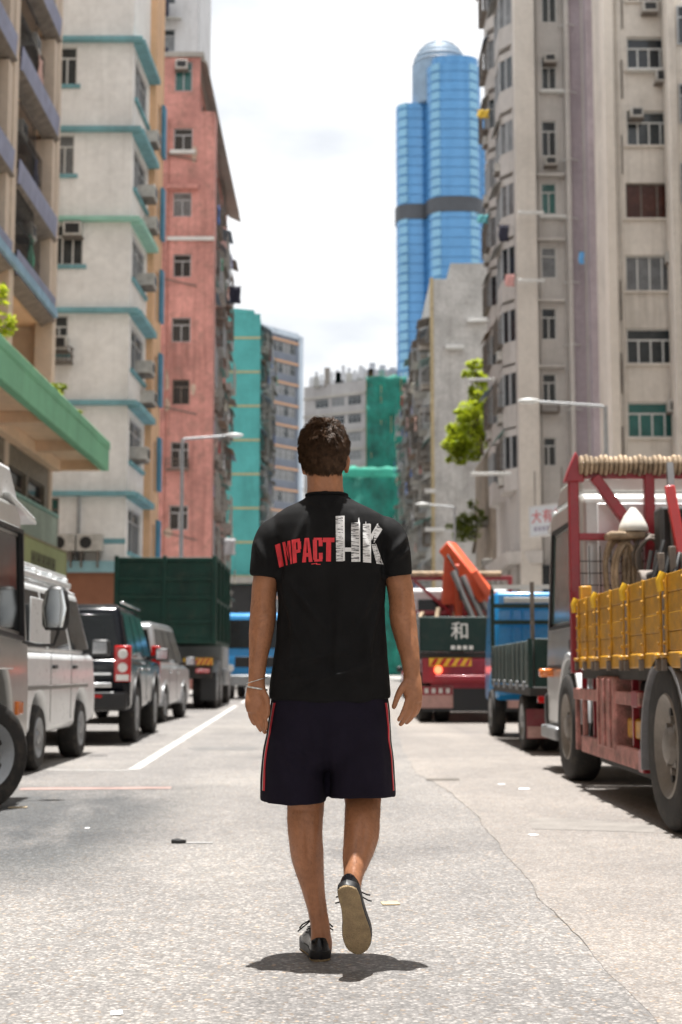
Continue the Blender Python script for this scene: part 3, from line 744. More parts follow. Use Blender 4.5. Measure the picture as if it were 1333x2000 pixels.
for j in range(1, 8):
    a = math.pi / 2 * j / 8.2; r_ = dr * math.cos(a) + .12; z = dc.z + dr * 1.15 * math.sin(a)
    MB().loft([[(dc.x + (r_ + q) * math.cos(2 * math.pi * i / 32), dc.y + (r_ + q) * math.sin(2 * math.pi * i / 32), z + w) for i in range(32)] for q, w in ((0, -.2), (.15, 0), (-.1, .3))], False).build('dome_rib', M_TBAND, tw, smooth=0)

# --- R4: blank grey gable with cluttered street front
M_R4 = wallm('grey_gable', (.46, .45, .43), .5, .25, dirt=.2)
b7 = empty('gable_building', (8, 95, 0)); tag(b7, 'blank grey rendered gable behind the leafy tree on the right', 'building')
xl = ax(842, 700, 95) - 8; zt = az(545, 95)
facade(b7, Vector((xl, 0, 0)), UX, NY, 9, zt, [], M_R4)
MB().box(ax(880, 500, 95) - 8, xl + 8.9, .02, 5, zt - .05, az(514, 95)).build('roof_hut', M_R4, b7, smooth=0)
MB().box(xl - .02, xl + .2, -.03, .6, 0, zt + .1).build('corner_strip', pm('ochre_strip', (.42, .34, .20), .8, var=.2), b7)
cluttered(b7, Vector((xl, 0, 0)), Vector((0, 1, 0)), NX, 44, zt, 2.75, 3.0, M_R4, 51, z0=3.2, dens=1.7, cloth=.5)
MB().box(xl + .9, xl + 9, .4, 44, 0, zt - .1).build('core_wall', M_R4, b7, smooth=0)
for i, (a, c, py) in enumerate(((912, 952, 628), (830, 868, 1035), (830, 850, 960), (870, 905, 680))):
    z = az(py, 95); MB().box(ax(a, py, 95) - 8, ax(c, py, 95) - 8, -.5, -.002, z - .12, z + .12).build('ledge', M_ALUW, b7, .01)

# --- R3: beige block with bay windows and a mauve shaft
M_R3 = wallm('beige_tile', (.49, .465, .44), .3, .12); M_MAUVE = wallm('mauve_tile', (.40, .345, .375), .3, .16)
b8 = empty('bay_building', (9, 62, 0)); tag(b8, 'tall beige block with projecting bay windows and a mauve shaft on the right', 'building')
xp0, xp1, xp2, xp3 = [ax(v, 500, 62) - 9 for v in (1010, 1050, 1113, 1146)]
H8 = 40
zs8 = [(-45, 28), (98, 160), (222, 292), (345, 407), (472, 533), (592, 655), (722, 782), (848, 905)]
o8 = Vector((xp1, .8, 0)); w8 = xp2 - xp1
ops = [(ax(1062, c, 62) - 9 - xp1, ax(1092, c, 62) - 9 - xp1, az(d, 62), az(c, 62)) for c, d in zs8]
facade(b8, o8, UX, NY, w8, H8, ops, M_R3)
random.seed(12)
for k, q in enumerate(ops):
    window(b8, o8, UX, NY, q, nv=1 if k != 4 else 0, tr=.3, pane=[M_GLASS[1], M_GLASS[1], M_GLASS[0], M_GLASS[3], M_GLASS[2], M_GLASS[0], M_GLASS[1], M_GLASS[1]][k], frame=M_ALUW)
    if k in (3, 4, 5, 6): MB().fbox(o8, UX, NY, q[0] - .2, q[1] + .35, 0, .35, q[3] + .22, q[3] + .34).build('hood', M_R3, b8, .01)
    if k in (1, 2): aircon(b8, o8, UX, NY, q[0] + .1, q[3] - .35 if k == 1 else q[2] - .55, .55, .4, .4)
    if k in (3, 1): MB().fbox(o8, UX, NY, q[0] - .1, q[1] + .5, 0, .3, q[2] - .25, q[2] - .12).build('ledge', M_ALUW, b8, .01)
MB().box(xp0, xp1 - .003, 0, 1.2, 0, H8).build('pillar', wallm('pillar_tile', (.56, .52, .47), .2), b8, .03)
MB().box(xp2 - .02, xp2 + .18, .2, 1.5, 0, H8).build('pilaster', M_R3, b8, .02)
MB().box(xp2 + .18, xp3, .45, 2, 0, H8).build('shaft', M_MAUVE, b8, smooth=0)
MB().box(xp3, xp3 + .06, .2, 1, 0, H8).build('shaft_joint', M_R3, b8); MB().box(xp3 + .06, ax(1190, 500, 60) - 9 + 1.2, -.6, 3, 0, H8).build('shaft', M_MAUVE, b8, smooth=0)
MB().box(xp0 + .4, xp3, 1.4, 9.4, 0, H8 - .1).build('core_wall', M_R3, b8, smooth=0)
# street front: two stacks of angled bays
o8s = Vector((xp0 - .003, .35, 0)); base8 = az(1085, 62)
facade(b8, o8s, UY, NX, 9.2, H8, [], M_R3)
fz8 = [az(905 - k * 125.6, 62) for k in range(9)]
for yb, wd, pr in ((.5, 3.2, .5), (5.0, 3.2, .55)):
    for k, z in enumerate(fz8):
        def bay(p, z0, z1, m, nm, par):
            return MB().hexa([o8s + Vector((-d, a, z_)) for z_ in (z0, z1) for a, d in ((yb - .02, 0), (yb + .75, p), (yb + wd - .75, p), (yb + wd + .02, 0))]).build(nm, m, par, smooth=0)
        bw = bay(pr, z - 1.05, z - .05, M_R3, 'bay_apron', b8)
        bay(pr - .06, z - .05, z + 1.4, random.choice(M_GLASS[:3]), 'bay_glass', bw)
        bay(pr + .02, z + 1.4, z + 1.72, M_R3, 'bay_head', bw)
        for a, d in ((yb + .75, pr), (yb + wd / 2, pr), (yb + wd - .75, pr), (yb + .35, pr * .5)): MB().box(o8s.x - d - .02, o8s.x - d + .06, o8s.y + a - .04, o8s.y + a + .04, z - .05, z + 1.4).build('mullion', M_ALU, bw)
        ob = o8s + Vector((-pr, 0, 0))
        if random.random() < .55: awning(b8, ob, UY, NX, yb + .5, yb + wd - .4, z + 1.7, random.uniform(.2, .42), .3, random.choice(AWN))
        if random.random() < .5: cage(b8, ob, UY, NX, (yb + .6, yb + wd - .6, z - .1, z + 1.2), random.uniform(.15, .3))
        if random.random() < .5: aircon(b8, ob, UY, NX, yb + .9, z - .75, d=.25)
MB().hexa([Vector((x, y, z)) for z, e in ((base8 - .35, .0), (base8 + .2, .5)) for x, y in ((xp0 - .5 - e * .3, .3), (xp1, -.2 - e * .2), (xp1, 9.3), (xp0 - .5 - e * .3, 9.3))]).build('overhang', M_R3, b8, .02)
MB().box(xp0 + .1, xp3 + 2, .3, 1.3, 0, base8 - .4).build('shopfront', M_GLASS[0], b8, smooth=0)
for k in range(4): MB().box(xp0 - .1, xp0 + .25, .6 + k * 3.4, .95 + k * 3.4, 0, base8 - .36).build('column', M_CONC, b8)
for i in range(3): awning(b8, Vector((xp0 - .3, .2 + i * 4, 0)), UY, NX, 0, 3.7, base8 - 1.0 - .2 * i, 1.2, .6, AWN[(i * 2 + 1) % 6])
for a, c, py, Yq in ((915, 956, 742, 66), (920, 986, 926, 61.5), (912, 952, 628, 68), (1012, 1052, 548, 61.4), (1012, 1050, 415, 61.4)):
    MB().bar((ax(a, py, Yq) - 9, Yq - 62, az(py, Yq)), (ax(c, py, Yq) - 9 + .3, Yq - 61.8, az(py, Yq) + .05), .16, .14).build('pale_rail', M_ALUW, b8, .02)  # plain pale pipes and rails on the front, no lamps
# rear wing with planted terrace
bz = az(925, 86)
MB().box(xp0 + .12, 6, 9.6, 22, 0, bz).build('rear_wing', pm('mottled_wall', (.26, .21, .16), .9, var=.3, vs=1.5, streak=.6, bump=.4, bs=9), b8, smooth=0)
for k in range(5): aircon(b8, Vector((xp0 + .12, 9.6, 0)), UY, NX, 1 + k * 2.3, 4.0 + (k % 3) * 2.4, d=.5)

# --- R2: beige block with wide windows, R1: sliver at the frame edge
M_R2 = wallm('pale_render', (.62, .57, .51), .5, .12, dirt=.12)
b9 = empty('wide_window_building', (11, 55, 0)); tag(b9, 'pale block with wide dark windows above the yellow truck', 'building')
xl = xl9 = ax(1188, 500, 55) - 11; o9 = Vector((xl, 0, 0))
qs = [(1224, 1312, -75, 2), (1224, 1312, 72, 137), (1224, 1313, 216, 284), (1222, 1316, 357, 426), (1222, 1318, 498, 568), (1224, 1320, 641, 710), (1226, 1324, 785, 854)]
ops = [(ax(a, c, 55) - 11 - xl, ax(b_, c, 55) - 11 - xl, az(d, 55), az(c, 55)) for a, b_, c, d in qs]
facade(b9, o9, UX, NY, 8, 36, ops, M_R2)
pn = [M_GLASS[1], M_GLASS[0], M_GLASS[1], pm('glass_redbrown', (.06, .018, .012), .25, var=.4, vs=3), M_GLASS[2], M_GLASS[1], M_GLASS[3]]
for k, q in enumerate(ops):
    window(b9, o9, UX, NY, q, rec=.2, nv=3 if k != 3 else 2, tr=.32 if k not in (3, 4) else 0, pane=pn[k], frame=M_ALUW if k not in (3,) else M_RUSTY, fw=.06)
aircon(b9, o9, UX, NY, ops[1][1] - .75, ops[1][2] - .62, .8, .5, .4); aircon(b9, o9, UX, NY, ops[2][0] + .1, ops[2][3] - .4, .5, .4, .4); aircon(b9, o9, UX, NY, ops[4][1] - .4, ops[4][3] - .4, .5, .45, .4)
aircon(b9, o9, UX, NY, ops[6][1] - .45, ops[6][3] - .45, .5, .45, .4)
MB().box(xl - .06, xl + .3, -.35, .4, 0, 36).build('pilaster', pm('pale_pilaster', (.66, .60, .53), .85, var=.08, vs=.5, bump=.2, bs=14), b9, .02)
MB().fbox(o9, UX, NY, .9, 3.2, .02, .3, ops[1][2] - .12, ops[1][2] - .02).build('ledge', M_ALUW, b9, .01)
MB().tube([o9 + Vector((.55, -.07, 2)), o9 + Vector((.55, -.07, 36))], .05).build('drain_pipe', M_R2, b9)
MB().box(xl + .2, 7.9, .4, 3.5, 0, 35.9).build('core_wall', M_R2, b9, smooth=0)
b10 = empty('corner_building', (13, 53.6, 0)); tag(b10, 'sliver of pale framed building at the right edge of the photograph', 'building')
xl = ax(1319, 500, 53.6) - 13
MB().box(xl, xl + 5, 0, 1.3, 0, 34).build('wall', M_R2, b10, smooth=0)
MB().box(xl - .1, xl + .16, -.25, .3, 0, 34).build('pilaster', M_R2, b10, .02)
MB().box(1.2, 8, -95, -1.5, 0, 26).build('unseen_shade_wing', M_R2, b10, smooth=0)  # unseen wing towards the camera, added to cut sky fill and darken reflections
for k in range(8): window(b10, Vector((xl, 0, 0)), UX, NY, (.3, 2.2, 3 + k * 3.2, 4.6 + k * 3.2), rec=-.02, nv=1)

# --- pipes, cables and drying racks fixed to the fronts that face us
def pipe(root, pts, r_=.045, m=None): return MB().tube(pts, r_, 7).build('pipe', m or M_STEEL, root)
random.seed(91)
for px, m in ((322, M_PINK),):
    x = ax(px, 700, 63) + 8; pipe(b3, [(x, -.07, 1), (x, -.07, zt3 - .3)], .05, m)
for py in (300, 545, 795, 1040):
    z = az(py, 63); pipe(b3, [(pu(320, py) - 6, -.09, z), (pu(385, py) - 6, -.09, z - .35)], .03, M_RUSTY)
for k, q in enumerate(((334, 369, 863, 914),)):
    cage(b3, O3, UX, NY, (pu(q[0], 600) - .1, pu(q[1], 600) + .1, az(q[3], 63) - .1, az(q[3], 63) + .35), .4, M_RUSTY)
for i, (px, py, w_, h_) in enumerate(((322, 742, .55, 1.2), (378, 760, .3, .6), (325, 790, .35, .7), (380, 300, .3, .9), (328, 1040, .6, .5))):     # patches where the render has come off
    x = ax(px, py, 63) + 8; z = az(py, 63); pts = []
    for k in range(9):
        a = 2 * math.pi * k / 9; rr = random.uniform(.65, 1.1); pts.append((x + math.cos(a) * w_ / 2 * rr, z + math.sin(a) * h_ / 2 * rr))
    MB().prism(pts, -.006, -.002, 'y').build('bare_patch', pm('bare_render', (.50, .38, .30), .9, var=.25, vs=3), b3, smooth=0)
for q in ((98, 134, 690),):
    cage(b2, O2, UX, NY, (fu(q[0]), fu(q[1]) + .2, az(q[2], 44) - .35, az(q[2], 44) + .1), .45, M_RUSTY, .12)
for px in (1055, 1104):
    x = ax(px, 500, 62.8) - 9; pipe(b8, [(x, .72, 3), (x, .72, H8 - 1)], .05, M_R3)
for k, (c, d) in enumerate(zs8):
    zq = az(d, 62); a0, a1 = ax(1060, d, 62) - 9 - xp1, ax(1096, d, 62) - 9 - xp1
    if k in (6,): cage(b8, o8, UX, NY, (a0, a1, zq - .45, zq - .05), .5, M_RUSTY, .12)
    if k in (): aircon(b8, o8, UX, NY, a0 + .15, zq - .62, .5, .4, .35)
    pipe(b8, [(xp2 - .25, .7, zq - .3), (xp2 + .1, .15, zq - .35), (xp2 + .5, .4, zq - .36)], .03, M_ALUW)
for k, (a, b_, c, d) in enumerate(qs):
    zq = az(d, 55); a0, a1 = ax(a, d, 55) - 11 - xl9, ax(b_, d, 55) - 11 - xl9
    if k in (): cage(b9, o9, UX, NY, (a0 + .3, a1 - .2, zq - .4, zq), .5, M_RUSTY, .13)
    if k in (0,): aircon(b9, o9, UX, NY, a0 + random.uniform(.05, .9), zq - .6, .6, .42, .4)
    MB().fbox(o9, UX, NY, a0 - .1, a1 + .1, 0, .12, zq - .1, zq - .01).build('sill', M_R2, b9, .01)
    pipe(b9, [o9 + Vector((a0 - .2, -.06, zq - 1.2)), o9 + Vector((a0 - .2, -.06, zq + .4))], .03, M_RUSTY)
pipe(b9, [o9 + Vector((2.75, -.08, 2)), o9 + Vector((2.75, -.08, 36))], .06, M_R2)
# ------------------------------------------------------------------ vehicles (local: x right, y forward, z up)
def wheel(root, x, y, r_, w, steer=0., rim=None, holes=0, dual=False):
    sgn = 1 if x > 0 else -1
    prof = [(-w / 2, r_ * .6), (-w / 2, r_ * .9), (-w / 2 + .025, r_ * .975), (-w / 2 + .05, r_), (w / 2 - .05, r_), (w / 2 - .025, r_ * .975), (w / 2, r_ * .9), (w / 2 - .012, r_ * .62), (w / 2 - .03, r_ * .6), (-w / 2, r_ * .6)]
    t = MB().lathe(prof, 36, cap=False).build('wheel', M_RUBBER, root, smooth=50)
    t.location = (x - sgn * w / 2, y, r_)
    t.rotation_euler = (0, 0, (0 if sgn > 0 else math.pi) + steer)
    h = w / 2
    mb = MB().lathe([(-h + .02, r_ * .61), (h - .02, r_ * .63), (h - .004, r_ * .6), (h - .03, r_ * .53), (h - .075, r_ * .42), (h - .06, r_ * .24), (h - .01, r_ * .2), (h + .0, r_ * .13), (h + .0, .01)], 36)
    for k in range(8):
        a = 2 * math.pi * k / 8; mb.lathe([(h - .07, .022), (h - .035, .022)], 8, 'x', (0, math.cos(a) * r_ * .3, math.sin(a) * r_ * .3))
    rm = mb.build('rim', rim or M_STEEL, t, smooth=40)
    if holes:
        hb = MB()
        for k in range(holes):
            a = 2 * math.pi * (k + .5) / holes; hb.lathe([(h - .08, r_ * .055), (h - .056, r_ * .055)], 10, 'x', (0, math.cos(a) * r_ * .43, math.sin(a) * r_ * .43))
        hb.build('rim_hole', M_BLACK, t)
    if dual: MB().lathe([(a - w * 1.15, b) for a, b in prof], 30, cap=False).build('inner_tyre', M_RUBBER, t, smooth=50)
    return t
def arch(yc, r_, z, n=9): return [(yc + r_ * math.cos(math.pi * k / n), max(z, z + r_ * 1.0 * math.sin(math.pi * k / n))) for k in range(n + 1)]
def panel(name, m, root, pts, t=.012, bevel=.004):   # flat convex panel through given corner points, thickness t along its normal both ways
    pts = [Vector(p) for p in pts]; n = (pts[1] - pts[0]).cross(pts[-1] - pts[0]).normalized()
    k = len(pts)
    return MB().add([p - n * t / 2 for p in pts] + [p + n * t / 2 for p in pts], [tuple(range(k))[::-1], tuple(range(k, 2 * k))] + [(i, (i + 1) % k, k + (i + 1) % k, k + i) for i in range(k)]).build(name, m, root, bevel)
def textmesh(name, txt, m, root, size, loc, rot, depth=.004, parent=None):
    cu = bpy.data.curves.new(name, 'FONT'); cu.body = txt; cu.size = size; cu.align_x = 'CENTER'; cu.align_y = 'CENTER'; cu.extrude = depth
    cu.resolution_u = 3; cu.offset = .0022
    o = bpy.data.objects.new(name + '_t', cu); COL.objects.link(o)
    bpy.context.view_layer.update()
    me = bpy.data.meshes.new_from_object(o.evaluated_get(bpy.context.evaluated_depsgraph_get()))
    bpy.data.objects.remove(o)
    me.materials.clear(); me.materials.append(m)
    ob = bpy.data.objects.new(name, me); COL.objects.link(ob); ob.parent = root; ob.location = loc; ob.rotation_euler = rot
    return ob
FACE_BACK = (R(90), 0, 0)          # text that reads from behind the vehicle (towards the camera)

def car(name, label, loc, rz, L, W, H, paint, belt, y_ws, y_wtop, y_rtop, tumble, rw, wheel_y, hood_z, glass=M_CARGL, van=False, sill=.3, rear_slope=.06, win=None, trim=M_BLACK):
    """body shell built from a lower prism with wheel arches and a tapered greenhouse. y runs 0 (rear bumper) .. L (nose)."""
    root = empty(name, loc, rz); tag(root, label, 'van' if van else 'car')
    hw = W / 2; ra = rw + .07
    low = [(L - .03, sill + .05), (L, sill + .3), (L - .04, hood_z - .2), (L - .14, hood_z), (y_ws, belt), (.02, belt), (-.02, belt - .25), (0, sill + .28), (.03, sill + .02)]
    low += [(p[0], p[1]) for p in reversed(arch(wheel_y[0], ra, sill))][:]
    low += [(p[0], p[1]) for p in reversed(arch(wheel_y[1], ra, sill))]
    MB().prism(low, -hw, hw).build('body', paint, root, .085, seg=4)
    # greenhouse
    t = tumble
    gb = [(-hw + .03, .04), (hw - .03, .04), (hw - .03, y_ws), (-hw + .03, y_ws)]
    gt = [(-hw + t, y_rtop), (hw - t, y_rtop), (hw - t, y_wtop), (-hw + t, y_wtop)]
    MB().hexa([Vector((x, y, belt - .02)) for x, y in gb] + [Vector((x, y, H - .04)) for x, y in gt]).build('cabin', paint, root, .06, seg=4)
    MB().hexa([Vector((x * 1.0, y, H - .05)) for x, y in gt] + [Vector((x * .9, y + (.12 if y < L / 2 else -.18), H)) for x, y in gt]).build('roof', paint, root, .02, seg=2)
    # glass: interpolate on the greenhouse faces
    def side(s, y_frac_b, y_frac_t, z):   # point on side s at height z
        f = (z - belt + .02) / (H - .04 - belt + .02)
        yb = .04 + (y_ws - .04) * y_frac_b; yt = y_rtop + (y_wtop - y_rtop) * y_frac_t
        return Vector((s * ((hw - .03) * (1 - f) + (hw - t) * f + .004), yb * (1 - f) + yt * f, z))
    z0, z1 = belt + .04, H - .13
    for s in (-1, 1):
        for a, b in (win or ((.05, .33), (.36, .62), (.65, .94))):
            pts = [side(s, a, a, z0), side(s, b, b, z0), side(s, b, b, z1), side(s, a, a, z1)]
            panel('side_window', glass, root, pts if s > 0 else pts[::-1])
        for wy in wheel_y:
            wheel(root, s * (hw + .012), wy, rw, .22)
            fl = MB(); n = 12
            A = [(wy + (ra + .0) * math.cos(math.pi * k / n), sill + (ra + .0) * math.sin(math.pi * k / n)) for k in range(n + 1)]
            B = [(wy + (ra + .055) * math.cos(math.pi * k / n), sill + (ra + .055) * math.sin(math.pi * k / n)) for k in range(n + 1)]
            if not van: MB().prism(A + B[::-1], s * (hw - .25), s * (hw + .018)).build('wheel_arch', trim, root, .006)
            MB().prism(A, s * (hw - .3), s * (hw - .26)).build('arch_liner', M_BLACK, root)
        # mirror on the front door
        ym = y_ws - .55
        mr = MB().box(min(s * (hw + .06), s * (hw + .26)), max(s * (hw + .06), s * (hw + .26)), ym, ym + .12, belt - .02, belt + .17).build('mirror', M_BLACK if not van else M_BLACK, root, .03)
        MB().box(min(s * (hw + .08), s * (hw + .24)), max(s * (hw + .08), s * (hw + .24)), ym - .006, ym + .002, belt + .01, belt + .14).build('mirror_glass', M_CHROME, mr)
        MB().bar((s * (hw - .06), ym + .06, belt + .02), (s * (hw + .1), ym + .06, belt + .05), .05).build('mirror_arm', M_BLACK, mr)
    f0 = (belt + .05 - belt + .02) / (H - .04 - belt + .02); f1 = (H - .14 - belt + .02) / (H - .04 - belt + .02)
    def rear(xf, f): return Vector((xf * ((hw - .03) * (1 - f) + (hw - t) * f), (.04) * (1 - f) + y_rtop * f - .005, belt - .02 + f * (H - .04 - belt + .02)))
    panel('rear_window', glass, root, [rear(-.9, f0), rear(.9, f0), rear(.86, f1), rear(-.86, f1)])
    def fr(xf, f): return Vector((xf * ((hw - .03) * (1 - f) + (hw - t) * f), y_ws * (1 - f) + y_wtop * f + .005, belt - .02 + f * (H - .04 - belt + .02)))
    panel('windscreen', glass, root, [fr(.92, f0), fr(-.92, f0), fr(-.88, f1), fr(.88, f1)])
    # door seams and handles on both sides, rear bumper, plates, head lamps
    for s in (-1, 1):
        for a in (.36, .64):
            y = .04 + (y_ws - .04) * a
            MB().box(min(s * hw, s * (hw + .003)), max(s * hw, s * (hw + .003)), y - .005, y + .005, sill + .1, belt).build('door_seam', M_BLACK, root)
            MB().box(min(s * hw, s * (hw + .03)), max(s * hw, s * (hw + .03)), y + .06, y + .22, belt - .16, belt - .12).build('door_handle', M_BLACK if van else M_CHROME, root, .01)
        MB().box(min(s * .55 * hw, s * .95 * hw), max(s * .55 * hw, s * .95 * hw), L - .06, L + .012, hood_z - .28, hood_z - .12).build('headlight', M_LAMPW, root, .02)
    MB().box(-hw + .03, hw - .03, -.07, .12, sill + .02, sill + .26).build('rear_bumper', M_BLACK if trim is M_BLACK and not van else paint, root, .04, seg=3)
    MB().box(-.26, .26, -.035, -.012, belt - .34, belt - .22).build('licence_plate', pm('plate_yellow', (.7, .55, .05), .5, var=.05), root, .004)
    return root

M_NAVY = pm('black_navy_paint', (.003, .004, .007), .12, .0, var=.1, spec=.25)
# black SUV
suv = car('suv', 'black boxy suv parked in the left row between white van and silver car', (-3.62, 18.15, 0), R(2.4), 4.6, 1.88, 1.80, M_NAVY, 1.10, 3.45, 2.75, .22, .17, .38, (.95, 3.7), 1.08, sill=.42)
for s in (-1, 1):
    lg = MB().box(min(s * .74, s * .955), max(s * .74, s * .955), -.05, .1, .80, 1.26).build('tail_light', M_LAMPR, suv, .02)
    for z in (.98, 1.15): MB().lathe([(-.062, .01), (-.062, .055), (-.045, .065)], 16, 'y', (s * .85, 0, z)).build('lamp_lens', M_LAMPW, lg)
    MB().box(min(s * .77, s * .93), max(s * .77, s * .93), -.058, -.045, .815, .89).build('lamp_lens', M_LAMPW, lg)
    MB().box(min(s * .74, s * .79), max(s * .74, s * .79), .5, 2.7, 1.81, 1.845).build('roof_rail', M_CHROME, suv, .01)
MB().box(-.72, .72, -.085, -.06, .73, .79).build('bumper_step', M_CHROME, suv, .01)
MB().box(-.6, .6, -.09, -.07, .60, .64).build('reflector', M_LAMPR, suv)
MB().box(-.7, .7, -.04, -.022, .885, .915).build('badge_strip', M_CHROME, suv)
MB().bar((.05, -.03, 1.14), (-.3, -.0, 1.3), .02).build('wiper', M_BLACK, suv)
# silver people carrier
mpv = car('people_carrier', 'silver people carrier with tall red tail lights ahead of the black suv', (-4.12, 25.5, 0), R(-1.0), 4.5, 1.76, 1.82, M_SILVER, 1.05, 3.75, 2.85, .18, .16, .33, (.85, 3.55), 1.0, sill=.3, trim=M_SILVER)
for s in (-1, 1): MB().box(min(s * .74, s * .895), max(s * .74, s * .895), -.045, .12, .78, 1.38).build('tail_light', M_LAMPR, mpv, .02)
# white van
van = car('van', 'white delivery van with roof rack parked behind the silver truck cab', (-3.72, 12.75, 0), R(0), 4.0, 1.70, 1.84, M_WHITE, 1.12, 3.85, 3.35, .1, .13, .31, (.9, 3.1), 1.05, van=True, sill=.34, win=((.06, .34), (.38, .66), (.70, .96)))
MB().box(-.87, .87, .3, 3.4, .76, .80).build('rubbing_strip', pm('strip_grey', (.20, .19, .18), .6, var=.1), van, .006)
for y in (.5, 1.3, 2.1, 2.9): MB().box(-.7, .7, y, y + .06, 1.90, 1.95).build('rack_bar', M_WHITE, van, .01)
for x in (-.68, .68): MB().box(x - .03, x + .03, .35, 3.1, 1.84, 1.90).build('rack_rail', M_WHITE, van, .01)
for x in (-.62, -.2, .2, .62): MB().box(x - .04, x + .04, .36, 3.08, 1.95, 1.99).build('rack_slat', M_WHITE, van, .01)
for s in (-1, 1):
    MB().box(min(s * .7, s * .86), max(s * .7, s * .86), -.04, .08, .62, 1.0).build('tail_light', M_LAMPR, van, .02)
    MB().box(min(s * .855, s * .87), max(s * .855, s * .87), .35, 1.25, 1.2, 1.62).build('panel_blank', M_WHITE, van, .01)

# near-left silver box truck: only its cab front half stands in view
lt = empty('box_truck', (-3.32, 9.85, 0), R(-1)); tag(lt, 'silver cab of a box truck with steered front wheel at left frame edge', 'truck')
prof = [(.95, .42), (.98, .75), (.93, 1.1), (.60, 2.08), (.45, 2.15), (-1.15, 2.15), (-1.2, 2.1), (-1.2, .55)] + list(reversed(arch(-.02, .5, .55)))
MB().prism(prof, -.95, .95).build('cab', M_CREAM, lt, .05, seg=3)
panel('door', M_CREAM, lt, [(.962, -.98, .95), (.962, .40, .95), (.962, .66, 1.16), (.962, .47, 1.98), (.962, -.98, 1.98)], .02, .01)
wnd = panel('door_window', M_CARGL, lt, [(.978, -.85, 1.28), (.978, .50, 1.22), (.978, .40, 1.90), (.978, -.85, 1.90)], .012)
for a, b in (((.985, -.9, 1.24), (.985, .56, 1.17)), ((.985, .55, 1.17), (.985, .43, 1.94)), ((.985, .45, 1.94), (.985, -.9, 1.94))): MB().bar(a, b, .05, .03).build('window_seal', M_BLACK, lt)
MB().box(.965, 1.0, -.25, -.1, 1.02, 1.12).build('door_handle', M_BLACK, lt, .02)
MB().box(-1.05, 1.05, -6.0, -1.28, .8, 3.1).build('cargo_box', M_WHITE, lt, .02)
MB().box(-.4, .4, -6, .3, .5, .72).build('chassis', M_DARK, lt)
p = [Vector((-.92, .35, 2.16)), Vector((.96, .35, 2.16)), Vector((.96, 1.12, 2.06)), Vector((-.92, 1.12, 2.06))]
MB().hexa([v for v in p] + [v + Vector((0, -.12, .05)) for v in p]).build('sun_visor', M_WHITE, lt, .02)
MB().hexa([Vector((x, y, z)) for z, e in ((2.17, 0), (2.42, -.3)) for x, y in ((-.85, -.9), (.9, -.9), (.9, .75 + e), (-.85, .75 + e))]).build('wind_deflector', M_WHITE, lt, .03)
for s in (-1, 1):
    wheel(lt, s * (.97), -.05, .37, .21, steer=R(-33), holes=6)
    wheel(lt, s * .97, -3.6, .37, .21)
MB().box(.94, .975, .55, .72, .62, .72).build('side_lamp', M_LAMPA, lt, .01)
MB().tube([(.95, .62, 1.16), (1.04, .78, 1.13), (1.16, .84, 1.13), (1.19, .84, 1.22), (1.19, .84, 1.30)], .013, 8).build('mirror_arm', M_BLACK, lt)
mi = MB().tube([(1.17, .84, 1.24), (1.17, .84, 1.28), (1.17, .84, 1.42), (1.17, .84, 1.53), (1.17, .84, 1.57)], [(.075, .02), (.10, .045), (.105, .05), (.085, .045), (.04, .02)], 20).build('mirror', M_BLACK, lt, smooth=60)
MB().tube([(1.17, .79, 1.26), (1.17, .788, 1.40), (1.17, .79, 1.54)], [(.065, .004), (.092, .005), (.06, .004)], 20).build('mirror_glass', pm('mirror_silver', (.6, .62, .62), .04, 1., var=0), mi)
panel('windscreen', M_CARGL, lt, [(.85, .955, 1.12), (-.85, .955, 1.12), (-.8, .635, 2.0), (.8, .635, 2.0)], .012)

# green tipper truck
M_TGREEN = pm('tipper_green', (.006, .040, .029), .5, var=.3, vs=1.5, dirt=.12, spec=.3)
tp = empty('tipper_truck', (-4.35, 35.2, 0), R(0.5)); tag(tp, 'dark green tipper truck with high ribbed box parked on the left', 'truck')
MB().box(-1.2, 1.2, 0, 4.9, 1.62, 3.74).build('tipper_box', M_TGREEN, tp, .03)
for z in (1.66, 2.15, 2.75, 3.2, 3.68): MB().box(-1.24, 1.24, -.05, .0, z - .05, z + .05).build('rib', M_TGREEN, tp, .01)
for x in (-1.21, -.02, 1.21): MB().box(x - .05, x + .05, -.07, -.001, 1.6, 3.78).build('post', M_TGREEN, tp, .01)
for k in range(5):
    y = .05 + k * 1.2; MB().box(1.2, 1.27, y, y + .1, 1.6, 3.78).build('side_post', M_TGREEN, tp, .01)
for z in (1.64, 2.7, 3.74): MB().box(1.2, 1.25, .1, 4.85, z - .05, z + .05).build('side_rail', M_TGREEN, tp, .01)
MB().box(-1.0, 1.0, .5, 7, 1.0, 1.25).build('chassis', M_DARK, tp)
MB().box(-1.15, 1.15, .25, .6, .75, 1.15).build('rear_frame', M_DARK, tp)
MB().box(-1.1, 1.1, 5.1, 7.0, .7, 2.75).build('cab', pm('cab_grey', (.35, .37, .38), .4, var=.1), tp, .08)
def chevrons(root, x0, x1, y, z0, z1, n=5, flip=1):
    bd = MB().box(x0, x1, y, y + .02, z0, z1).build('hazard_board', pm('hazard_yellow', (.72, .42, .02), .45, var=.1), root, .004)
    w = (x1 - x0) / n
    for k in range(n):
        a = x0 + k * w + .02; s = flip * (z1 - z0) * .55
        q = [(a, z0 + .01), (a + w * .5, z0 + .01), (min(max(a + w * .5 + s, x0 + .01), x1 - .01), z1 - .01), (min(max(a + s, x0 + .01), x1 - .01), z1 - .01)]
        MB().add([(p[0], y - .003, p[1]) for p in q] + [(p[0], y + .001, p[1]) for p in q], [(0, 1, 2, 3), (7, 6, 5, 4), (0, 4, 5, 1), (1, 5, 6, 2), (2, 6, 7, 3), (3, 7, 4, 0)]).build('chevron', M_LAMPR, bd, smooth=0)
    return bd
